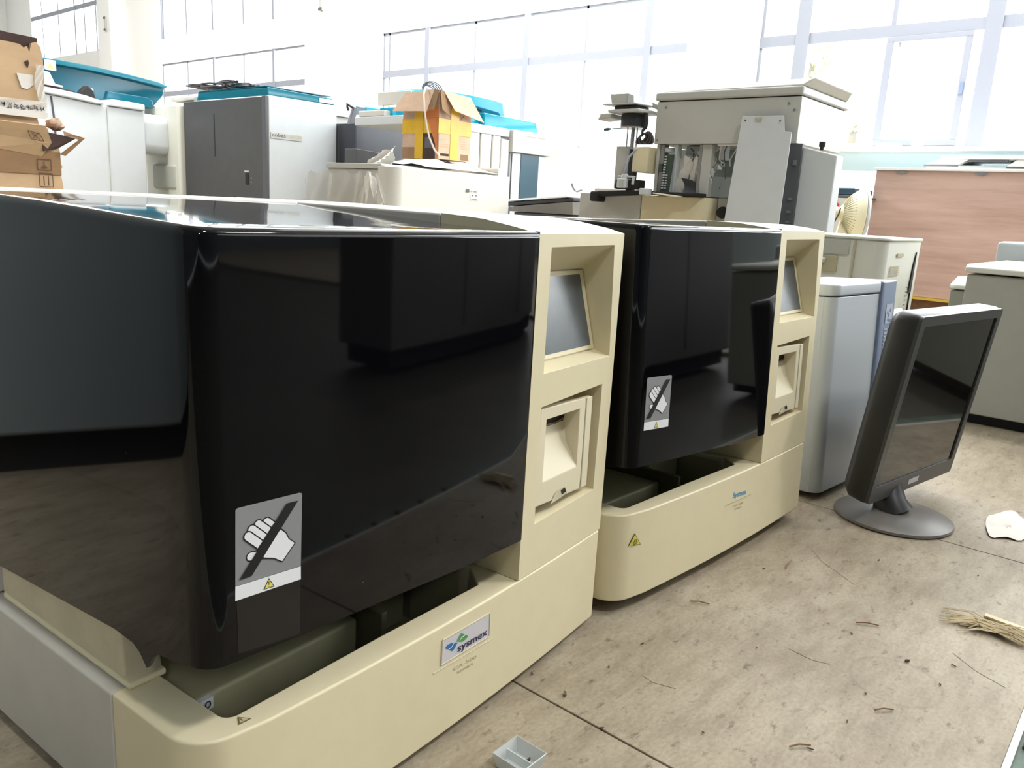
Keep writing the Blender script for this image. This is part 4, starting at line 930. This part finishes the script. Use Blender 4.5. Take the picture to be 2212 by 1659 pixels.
build(MB().poly([(.975,2.585,.595),(1.03,2.575,.643),(1.045,2.58,.648),(.99,2.59,.592)]), 'torn_strip', M['carton_d'], c, solid=.003, recalc=False)
build(MB().poly([(.985,2.58,.663),(1.01,2.575,.655),(1.045,2.58,.648),(1.03,2.585,.642),(.99,2.585,.650)]), 'torn_strip', M['kraft_l'], c, solid=.003, recalc=False)
def line(x0,z0,x1,z1,w=.0022,y=2.5935):
    d = Vector((x1-x0,z1-z0)).normalized(); n_ = Vector((-d.y,d.x))*w/2
    sy.poly([(x0+n_.x,y,z0+n_.y),(x1+n_.x,y,z1+n_.y),(x1-n_.x,y,z1-n_.y),(x0-n_.x,y,z0-n_.y)])
def symbol():
    build(sy, 'printed_symbol', M['carton_line'], c, recalc=False)
for k_, (a,b,c0,d) in enumerate(((.916,.952,.547,.577),(.918,.954,.500,.538))):
    sy = MB()
    for q in ((a,c0,b,c0),(b,c0,b,d),(b,d,a,d),(a,d,a,c0)): line(*q)
    if k_ == 0:
        line(.934,.556,.934,.573)
        sy.poly([(.934+.008*math.cos(t*PI/8),2.593,.552+.008*math.sin(t*PI/8)) for t in range(9)])
    else:
        line(.930,.503,.930,.530,.003); line(.942,.503,.942,.530,.003)
    symbol()
sy = MB()
for q in ((.885,.652,.915,.646),(.885,.652,.893,.630),(.893,.630,.925,.626),(.915,.646,.925,.626),(.893,.648,.915,.630),(.912,.648,.897,.632)): line(*q, y=2.560)
symbol()
r2 = thing('packing_foam', 'crumpled tan packing paper sticking out beside the torn cartons', 'packing paper', (.985,2.62,.70))
rows = []
for j in range(9):
    rows.append([( .985+.024*math.sin(j/8*PI)*math.cos(i/10*2*PI)*(1+.35*math.sin((i%10)*3+j)), 2.63+.03*math.sin(j/8*PI)*math.sin(i/10*2*PI), .680+.015*math.cos(j/8*PI)*(1+.3*math.sin((i%10)*2.3+j*1.7))) for i in range(11)])
build(MB().grid(rows), 'crumpled_ball', mat('tan_paper',(196,168,148),.85,noise=.3,scale=60), r2, smooth=True)
r = thing('torn_carton', 'upper brown carton with ripped dark top and clear tape at the left edge', 'box', (.62,2.85,.706))
m = MB()
out = [(.30,.706),(.935,.706),(.948,.75),(.953,.80),(.952,.86),(.948,.885),(.938,.897),(.925,.892),(.918,.865),(.914,.882),(.905,.876),(.895,.884),(.87,.886),(.30,.892)]
m.prism(out, 2.60, 3.1, 'y'); c = build(m, 'carton_front', M['carton'], r)
m = MB().prism([(.30,.880),(.90,.872),(.92,.86),(.945,.895),(.947,.910),(.87,.912),(.82,.917),(.30,.925)], 2.615, 3.09, 'y'); build(m, 'ripped_top', M['carton_in'], c)  # dark block stands in for the open carton's shaded inside
build(MB().prism([(.903,.838),(.912,.845),(.914,.836),(.910,.824)], 2.596, 2.5995, 'y'), 'puncture', M['carton_in'], c)
build(MB().prism([(.880,.806),(.922,.806),(.922,.780),(.905,.766),(.890,.768)], 2.5955, 2.5985, 'y'), 'paper_label', M['paper'], c)
rows = [[(.925+.004*math.sin(j)+.022*i/3, 2.590-.004*((i+j)%2), .715+.12*j/8) for i in range(4)] for j in range(9)]
build(MB().grid(rows), 'clear_tape', M['tape'], c, recalc=False)
rows = [[(.3+.65*i/14, 2.588-.004*((i+j)%2), .694+.042*j/3) for i in range(15)] for j in range(4)]
tp = build(MB().grid(rows), 'clear_tape', M['tape'], c, recalc=False)
build(MB().box(.30,.945,2.583,2.586,.690,.712), 'white_tape', M['paper'], c)
rg = random.Random(5)
for k_ in range(7):
    cx_ = .835+.0165*k_; sy = MB()
    for t in range(7):
        a, b = cx_+rg.uniform(-.005,.005), .716+rg.uniform(-.006,.006); d = rg.choice([(.009,0),(0,.010),(.006,.006),(-.006,.006)])
        line(a-d[0]/2, b-d[1]/2, a+d[0]/2, b+d[1]/2, .0016, 2.5815)
    build(sy, 'printed_glyph', M['slate'], c, recalc=False)

# ------------------------------------------------------------------ metal parts near the window wall between the analysers
r = thing('equipment_parts', 'slanted dark and silver equipment casings in the gap beside the opened analyser', 'equipment', (4.9,3.7,0))
build(MB().box(4.7,5.6,3.4,4.0,.0,.47), 'body', M['slate'], r, bevel=.006)
build(MB().hexa([(4.66,3.42,.472),(5.5,3.42,.472),(5.5,4.02,.472),(4.66,4.02,.472),(4.62,3.40,.565),(5.4,3.40,.565),(5.4,3.98,.505),(4.62,3.98,.505)]), 'silver_casing', M['metal'], r, bevel=.004)
build(MB().hexa([(4.6,3.38,.568),(5.4,3.38,.568),(5.4,4.0,.51),(4.6,4.0,.51),(4.6,3.38,.590),(5.4,3.38,.590),(5.4,4.0,.535),(4.6,4.0,.535)]), 'dark_tray', M['charcoal_d'], r, bevel=.003)
build(MB().hexa([(4.58,3.42,.592),(5.4,3.42,.592),(5.4,4.0,.54),(4.58,4.0,.54),(4.58,3.42,.604),(5.4,3.42,.604),(5.4,4.0,.552),(4.58,4.0,.552)]), 'white_tray', M['roofw'], r, bevel=.002)
r = thing('tripod_clamp', 'small grey three-armed metal clamp standing by the bright wall', 'clamp', (5.0,3.66,.585))
build(MB().tube([(5.0,3.70,.588),(5.0,3.68,.622),(5.0,3.655,.640)], .009, 6), 'leg', M['lightgrey'], r, smooth=True)
build(MB().tube([(5.0,3.60,.592),(5.0,3.635,.622),(5.0,3.655,.640)], .009, 6), 'leg', M['lightgrey'], r, smooth=True)
build(MB().tube([(5.0,3.70,.700),(5.0,3.685,.67),(5.0,3.655,.640),(5.0,3.60,.655)], .007, 6), 'arm', M['slate'], r, smooth=True)
solo(MB().box(3.75,4.3,2.40,2.62,.0,.64), 'pale_block', M['warm_white'], 'pale cream block standing behind the left end of the opened analyser', 'equipment', (4.0,2.5,0), bevel=.01)

# ------------------------------------------------------------------ small things on the floor
r = thing('plastic_container', 'small frosted clear plastic container lying at the bottom edge', 'container', (.530,.392,.001))
def opentray(x0,x1,y0,y1,z0,z1,t,tp):
    m = MB()
    m.grid([[(x0-tp,y0-tp,z1),(x1+tp,y0-tp,z1),(x1+tp,y1+tp,z1),(x0-tp,y1+tp,z1),(x0-tp,y0-tp,z1)],[(x0,y0,z0),(x1,y0,z0),(x1,y1,z0),(x0,y1,z0),(x0,y0,z0)]])
    m.poly([(x0,y0,z0),(x1,y0,z0),(x1,y1,z0),(x0,y1,z0)]); return m
build(opentray(.511,.541,.388,.420,.002,.016,0,.003), 'cup', M['clearbox'], r, solid=.0012)
build(MB().box(.524,.5252,.389,.419,.004,.014), 'divider', M['clearbox'], r)
build(MB().box(.530,.538,.400,.4008,.003,.007), 'dark_fleck', M['chip'], r)
rows = [[(1.64+(.085+.010*math.sin(t*3+1)+.006*math.sin(t*5))*k*math.cos(t)/4, .175+(.035+.005*math.sin(t*2))*k*math.sin(t)/4, .0015+.0025*abs(math.sin(t*3+k))) for t in [q*2*PI/28 for q in range(29)]] for k in (.01,1,2,3,4)]
solo(MB().grid(rows), 'paper_scrap', M['paper'], 'flat dirty white paper scrap on the floor at the right edge', 'paper scrap', (1.64,.17,.001), smooth=True, recalc=False)
r = thing('straw_bundle', 'pale frayed straw bundle lying on the floor at the right edge', 'straw', (1.19,.105,.001))
rg = random.Random(11); s = MB()
for i in range(120):
    a = rg.uniform(-.5,.5); x0, y0 = 1.178+rg.uniform(-.014,.014), .128-rg.uniform(0,.02)
    L_ = rg.uniform(.02,.06); th = rg.uniform(-2.0,-1.2) if rg.random() < .55 else rg.uniform(1.2,2.1)
    s.tube([(x0,y0,.003+rg.random()*.006),(x0+L_*.5*math.cos(th),y0+L_*.5*math.sin(th),.004+rg.random()*.007),(x0+L_*math.cos(th+.15),y0+L_*math.sin(th+.15),.003)], rg.uniform(.0005,.0011), 4)
f_ = build(s, 'fibres', M['straw'], r); f_['kind'] = 'stuff'
build(MB().hexa([(1.205,.08,.001),(1.215,.08,.001),(1.222,.135,.001),(1.212,.135,.001),(1.205,.08,.004),(1.215,.08,.004),(1.222,.135,.004),(1.212,.135,.004)]), 'wood_strip', M['straw'], r)
chips = [(.731,.438),(.804,.437),(.65,.442),(.655,.493),(1.027,.255),(1.128,.419),(.899,.198),(1.041,.137),(.631,.38),(1.009,.182),(.983,.139),(.755,.208),(1.399,.431),(.83,.196),(1.30,.30),(1.18,.22),(.90,.33),(.70,.30),(1.36,.17)]
for i, (x_, y_) in enumerate(chips):
    big = i in (2,9)
    s_ = .0014 if not big else .0030
    a = rg.uniform(0,PI); l_ = rg.uniform(1.,2.6)
    b_ = MB().prism([(s_*l_*math.cos(t)*math.cos(a)-s_*.6*math.sin(t)*math.sin(a), s_*l_*math.cos(t)*math.sin(a)+s_*.6*math.sin(t)*math.cos(a)) for t in [k*2*PI/6+rg.uniform(-.3,.3) for k in range(6)]], .0005, .0005+s_*.7, 'z')
    o = build(b_, 'wood_chip', M['chip']); o.location = (x_, y_, .0006)
    tag(o, 'tiny dark wood chip lying on the beige floor', 'wood chip', 'dark wood chips scattered on the floor')
spl = [((.948,.448),(.960,.425)),((1.155,.395),(1.19,.40)),((.872,.18),(.888,.165)),((1.06,.26),(1.075,.235)),((.742,.225),(.760,.21))]
for a, b in spl:
    cx_, cy_ = (a[0]+b[0])/2, (a[1]+b[1])/2
    o = build(MB().tube([(a[0]-cx_,a[1]-cy_,.002),(0,.001,.0035),(b[0]-cx_,b[1]-cy_,.002)], .0009, 5), 'splinter', M['carton_d']); o.location = (cx_,cy_,0)
    tag(o, 'thin brown splinter lying on the beige floor', 'splinter', 'thin splinters scattered on the floor')

# things standing just outside the view, seen mirrored in the glossy lids and the dark screen
r = thing('equipment_cabinet', 'tall pale blue-grey cabinet beyond the left edge, mirrored in the front lid side', 'cabinet', (-.85,1.6,0))
build(MB().prism([(.04,1.58),(-1.22,.77),(-1.70,1.52),(-.44,2.33)], .08, 1.45, 'z'), 'body', mat('blue_grey_cabinet_paint', (122,132,134), .5), r, bevel=.01)
build(MB().prism([(.0,1.62),(-1.17,.86),(-1.62,1.50),(-.43,2.26)], .0, .0795, 'z'), 'plinth', M['dark'], r)
build(MB().prism([(-.50,1.230),(-.493,1.2345),(-.495,1.238),(-.502,1.233)], .14, 1.40, 'z'), 'door_gap', M['slate'], r)
r = thing('floor_cabinet', 'low grey cabinet beyond the right edge, mirrored in lids and monitor screen', 'cabinet', (2.4,-1.05,0))
build(MB().box(1.75,3.1,-.98,-.72,.06,.62), 'body', mat('grey_cabinet_paint', (128,129,128), .5), r, bevel=.01)
build(MB().box(1.78,3.07,-.96,-.75,.0,.0595), 'plinth', M['dark'], r)
for x_ in (2.2,2.65): build(MB().box(x_,x_+.004,-.7195,-.717,.1,.60), 'door_gap', M['slate'], r)
# ------------------------------------------------------------------ room
XW = 8.0
# floor: painted slab with the boards laid on it, seams every 0.845 m
struct(MB().box(-4,XW+.3,-5,24,-.06,-.022), 'floor', M['green_f'])
x = .63-.845*6; i = 0
while x < XW:
    x1 = min(x+.845, XW)
    struct(MB().box(x+.0012, x1-.0012, .057, 8.6, -.0215, 0), 'floor', M['floor'], bevel=.001)
    struct(MB().box(x+.0012, x1-.0012, 8.603, 24, -.0215, 0), 'floor', M['floor'])
    x = x1 if x1 == XW else x+.845
# far part of the floor, to the right of the boards
e = struct(MB().box(-4,3.4,.020,.0555,-.0215,-.0045), 'trim_1', M['green'], bevel=.002)
struct(MB().box(-4,3.4,.050,.0568,-.0044,-.0005), 'trim_2', M['warm_white'])
for x_ in (.80,.865,.93,1.0,1.08): build(MB().lathe((x_,.040,-.0045), [(.0075,0),(.0075,.003),(.004,.006)], 6), 'bolt', M['rust'], e)
struct(MB().box(3.4,XW,-5,.056,-.0215,0), 'floor', M['floor'])
fl_ = bpy.data.objects['floor.002']
for pts in (((1.262,.395),(1.225,.365),(1.205,.335),(1.18,.30)), ((1.075,.145),(1.05,.115),(1.035,.08)), ((.745,.40),(.742,.385),(.75,.36)), ((.93,.30),(.925,.27),(.932,.25))):
    m = MB().tube([(a, b, .0002) for a, b in pts], .0003, 4); build(m, 'crack', M['crack'], fl_)
# window wall
def wallbox(y0,y1,z0,z1,nm='wall_window_side',m_='wall'): struct(MB().box(XW,XW+.28,y0,y1,z0,z1), nm, M[m_])
bays = [(-4.9,-1.0),(-.85,3.72),(4.45,9.45),(11.15,16.0),(18.55,22.4)]
struct(MB().box(XW,XW+.28,-5,4.0,0,1.185), 'wall_window_side', M['wall_cyan'])
wallbox(4.0,24,0,1.185)
wallbox(-5,24,2.80,3.26); wallbox(-5,24,5.0,5.6)
prev = -5
for a, b in bays+[(24,24)]:
    if a > prev: wallbox(prev,a,1.185,2.80); wallbox(prev,a,3.26,5.0)
    prev = b
struct(MB().box(XW-.30,XW+.02,-1.0,24,1.165,1.2), 'trim_3', M['wall'], bevel=.004)
for k_, (a, b) in enumerate([(3.88,4.335),(10.1,10.85),(17.4,17.95)]):
    struct(MB().box(XW-.34,XW,a,b,0,5.6), 'trim_%d' % (4+k_), M['wall'])
# conduit clips on the columns
for y_, z_ in ((10.42,3.25),(17.55,3.6)):
    r = thing('wall_bracket', 'small grey pipe bracket on the column above the %s' % ('teal-lidded tall analyser' if y_ < 12 else 'curved white analyser'), 'bracket', (XW-.36,y_,z_))
    build(MB().box(XW-.375,XW-.341,y_-.03,y_+.03,z_-.12,z_+.16), 'plate', M['lightgrey'], r, bevel=.004)
    for d_ in (-.1,.12): build(MB().box(XW-.385,XW-.3755,y_-.04,y_+.04,z_+d_-.02,z_+d_+.02), 'clip', M['slate'], r, bevel=.003)
def window(n, y0, y1, z0, z1, thick, thin, bars, tw=.085, nw=.035, rim=.05):
    F = MB(); x0, x1 = XW+.02, XW+.09
    F.box(x0,x1,y0,y1,z0,z0+rim); F.box(x0,x1,y0,y1,z1-rim*.6,z1); F.box(x0,x1,y0,y0+rim*.6,z0,z1); F.box(x0,x1,y1-rim*.6,y1,z0,z1)
    for y in thick: F.box(x0-.03,x1,y-tw/2,y+tw/2,z0,z1)
    for y in thin: F.box(x0,x1,y-nw/2,y+nw/2,z0,z1)
    for z, w in bars: F.box(x0-.012,x1,y0,y1,z-w/2,z+w/2)
    f = struct(F, 'window_%d' % n, M['frame'])
    struct(MB().poly([(XW+.06,y0,z0),(XW+.06,y1,z0),(XW+.06,y1,z1),(XW+.06,y0,z1)]), 'pane', M['glass'], f, recalc=False)
    return f
w1 = window(1, -.85, 3.72, 1.185, 2.80, [3.285,1.655,.03], [], [(2.225,.10)], tw=.13)
s = MB()
for y in (2.47,.84): s.box(XW+.03,XW+.07,y-.02,y+.02,2.27,2.76)
build(s, 'upper_mullion', M['frame'], w1)
# sliding sashes of that window
for (a, b) in ((1.80,2.50),(.15,.85)):
    S = MB(); x0, x1 = XW-.0, XW+.03
    S.box(x0,x1,a,b,1.235,1.285); S.box(x0,x1,a,b,2.13,2.175); S.box(x0,x1,a,a+.055,1.285,2.13); S.box(x0,x1,b-.065,b,1.285,2.13)
    sh = build(S, 'sliding_sash', M['frame'], w1, bevel=.004)
    build(MB().box(x0-.015,x0-.001,a+.01,a+.045,1.66,1.76), 'sash_latch', M['bezel'], sh, bevel=.004)
    build(MB().box(x1+.001,x1+.02,b-.12,b-.10,1.285,2.13), 'sash_stile', M['lightgrey'], sh)
window(2, 4.45, 9.45, 1.185, 2.80, [8.52,6.755,5.02], [9.32,7.64,5.87], [(2.245,.09)], tw=.085, nw=.03)
window(3, 11.15, 16.0, 1.185, 2.80, [12.19,14.07], [11.26,13.12,15.04], [(2.245,.09)], tw=.06, nw=.03)
window(4, 18.55, 22.4, 1.185, 2.80, [20.4], [19.4,21.4], [(2.245,.09)])
window(5, 4.45, 9.45, 3.26, 5.0, [8.52,6.755,5.02], [9.32,7.64,5.87], [(4.2,.09)], rim=.01)
window(6, 11.15, 16.0, 3.26, 5.0, [12.19,14.07], [11.26,13.12,15.04,15.92], [(4.2,.09)], tw=.05, nw=.035, rim=.01)
window(7, 18.55, 22.4, 3.26, 5.0, [19.87], [18.86,19.44,20.83,21.78], [(4.22,.09)], tw=.05, nw=.04, rim=.01)
window(8, -.85, 3.72, 3.26, 5.0, [3.285,1.655,.03], [2.47,.84], [(4.2,.09)])
window(9, -4.9, -1.0, 1.185, 2.80, [-2.9], [-3.8,-2.0], [(2.245,.09)])
window(10, -4.9, -1.0, 3.26, 5.0, [-2.9], [-3.8,-2.0], [(4.2,.09)])
struct(MB().box(-4,XW+.28,24,24.2,0,5.6), 'wall_far', M['wall'])
struct(MB().box(-4.2,-4,-5,24,0,5.6), 'wall_left', M['wallback'])
struct(MB().box(-4,XW+.28,-5.2,-5,0,5.6), 'wall_back', M['wallback'])
struct(MB().box(-4.2,XW+.3,-5.2,24.2,5.6,5.7), 'ceiling', M['ceil'])
# trees outside
def tree(label, c, n, rad, seed):
    rg = random.Random(seed)
    r = thing('tree', label, 'tree', (c[0],c[1],-.5))
    build(MB().tube([(c[0],c[1],-.5),(c[0]+.1,c[1]+.05,c[2]*.5),(c[0],c[1],c[2])], [.12,.09,.03], 8), 'trunk', M['bark'], r, smooth=True)
    L_ = MB()
    for i in range(n):
        d = Vector((rg.gauss(0,1),rg.gauss(0,1),rg.gauss(0,1)*.8)).normalized()*rad*rg.random()**.5
        p = Vector(c)+d; a = rg.uniform(0,2*PI); s_ = rg.uniform(.03,.07)
        e1 = Vector((rg.uniform(-.4,.4),math.cos(a),math.sin(a)))*s_; e2 = Vector((rg.uniform(-.4,.4),-math.sin(a),math.cos(a)))*s_*.6
        L_.poly([p-e1,p+e2,p+e1,p-e2])
    o = build(L_, 'foliage', M['leaf'], r, recalc=False); o['kind'] = 'stuff'
tree('pale yellow-green tree seen through the right window beside the mullion', (9.6,3.80,2.36), 170, .24, 1)
tree('faint small tree low in the right window left of the sliding sash', (9.6,3.22,1.60), 50, .09, 2)
# ------------------------------------------------------------------ light
w = bpy.data.worlds.new('sky'); bpy.context.scene.world = w; w.use_nodes = True
bg = w.node_tree.nodes['Background']; bg.inputs[0].default_value = (.93,.97,1,1); bg.inputs[1].default_value = 2.2
def area(nm, loc, tgt, sx, sy, power, col=(1,1,1)):
    l = bpy.data.lights.new(nm, 'AREA'); l.shape = 'RECTANGLE'; l.size = sx; l.size_y = sy; l.energy = power; l.color = col
    o = bpy.data.objects.new(nm, l); COL.objects.link(o); o.location = loc
    o.rotation_euler = (Vector(tgt)-Vector(loc)).to_track_quat('-Z','Y').to_euler(); return o
for k_, (a, b) in enumerate(bays):
    cy_ = (a+b)/2
    area('window_daylight', (XW+.45,cy_,2.0), (0,cy_,2.0), b-a+.3, 1.7, 260, (.95,.98,1))
    area('window_daylight', (XW+.45,cy_,4.1), (0,cy_,4.1), b-a+.3, 1.8, 260, (.95,.98,1))
area('right_front_fill', (5.2,-4.4,2.8), (.9,.8,.2), 3.2, 2.2, 70, (1,.985,.95))  # added soft fill from the right front; no doorway is built there
area('lower_wall_fill', (7.35,2.0,.25), (8,2.0,.95), 1.0, 3.2, 30)  # added fill below the sill, hidden behind the crate
area('lower_wall_fill', (7.2,5.4,.1), (8,5.4,.9), 1.0, 3.2, 34)  # added low fill for the white wall stretch, out of sight
area('overhead_light', (.05,-2.1,4.3), (1.1,.4,0), .4, .4, 76, (1,.99,.96))
area('overhead_light', (3.7,-2.2,4.5), (1.2,.4,0), .4, .4, 84, (1,.99,.96))
area('upper_wall_fill', (6.9,7,5.2), (8,7,1.6), 1.0, 13, 700)  # added fill from above to whiten the window wall
area('upper_wall_fill', (6.9,1.5,4.9), (8,1.5,.6), 1.0, 4, 150)  # added wall fill for the right bay
area('overhead_light', (5.4,5.5,5.4), (5.4,5.5,0), 2.5, 7, 300)  # added overhead fill without a fitting, likewise the rows below
area('overhead_light', (5.2,1.0,5.4), (5.2,1.0,0), 2.5, 3, 110)
area('overhead_light', (4.6,14,5.4), (5.4,14,0), 3, 8, 600)
area('overhead_light', (1.2,.2,5.3), (1.2,.4,0), 2.2, 2.2, 16)  # weak added fill above the front analysers
sp = bpy.data.lights.new('cabinet_fill_spot', 'SPOT'); sp.energy = 650; sp.spot_size = .62; sp.spot_blend = .6; sp.shadow_soft_size = .4  # added spot, brightens the cabinet mirrored in the lid side
so = bpy.data.objects.new('cabinet_fill_spot', sp); COL.objects.link(so); so.location = (-2.4,-3.6,3.6)
so.rotation_euler = (Vector((-.8,1.8,.8))-so.location).to_track_quat('-Z','Y').to_euler()
sc = bpy.context.scene
sc.view_settings.view_transform = 'Standard'; sc.view_settings.look = 'None'
sc.view_settings.exposure = 0; sc.view_settings.gamma = 1
sc.cycles.use_denoising = True
sc.cycles.max_bounces = 8; sc.cycles.diffuse_bounces = 4; sc.cycles.glossy_bounces = 4; sc.cycles.transmission_bounces = 4; sc.cycles.transparent_max_bounces = 12
sc.cycles.sample_clamp_indirect = 6
sc.cycles.caustics_reflective = False; sc.cycles.caustics_refractive = False

for o in bpy.data.objects:
    for k in ('_off','_sub'):
        if k in o.keys(): del o[k]
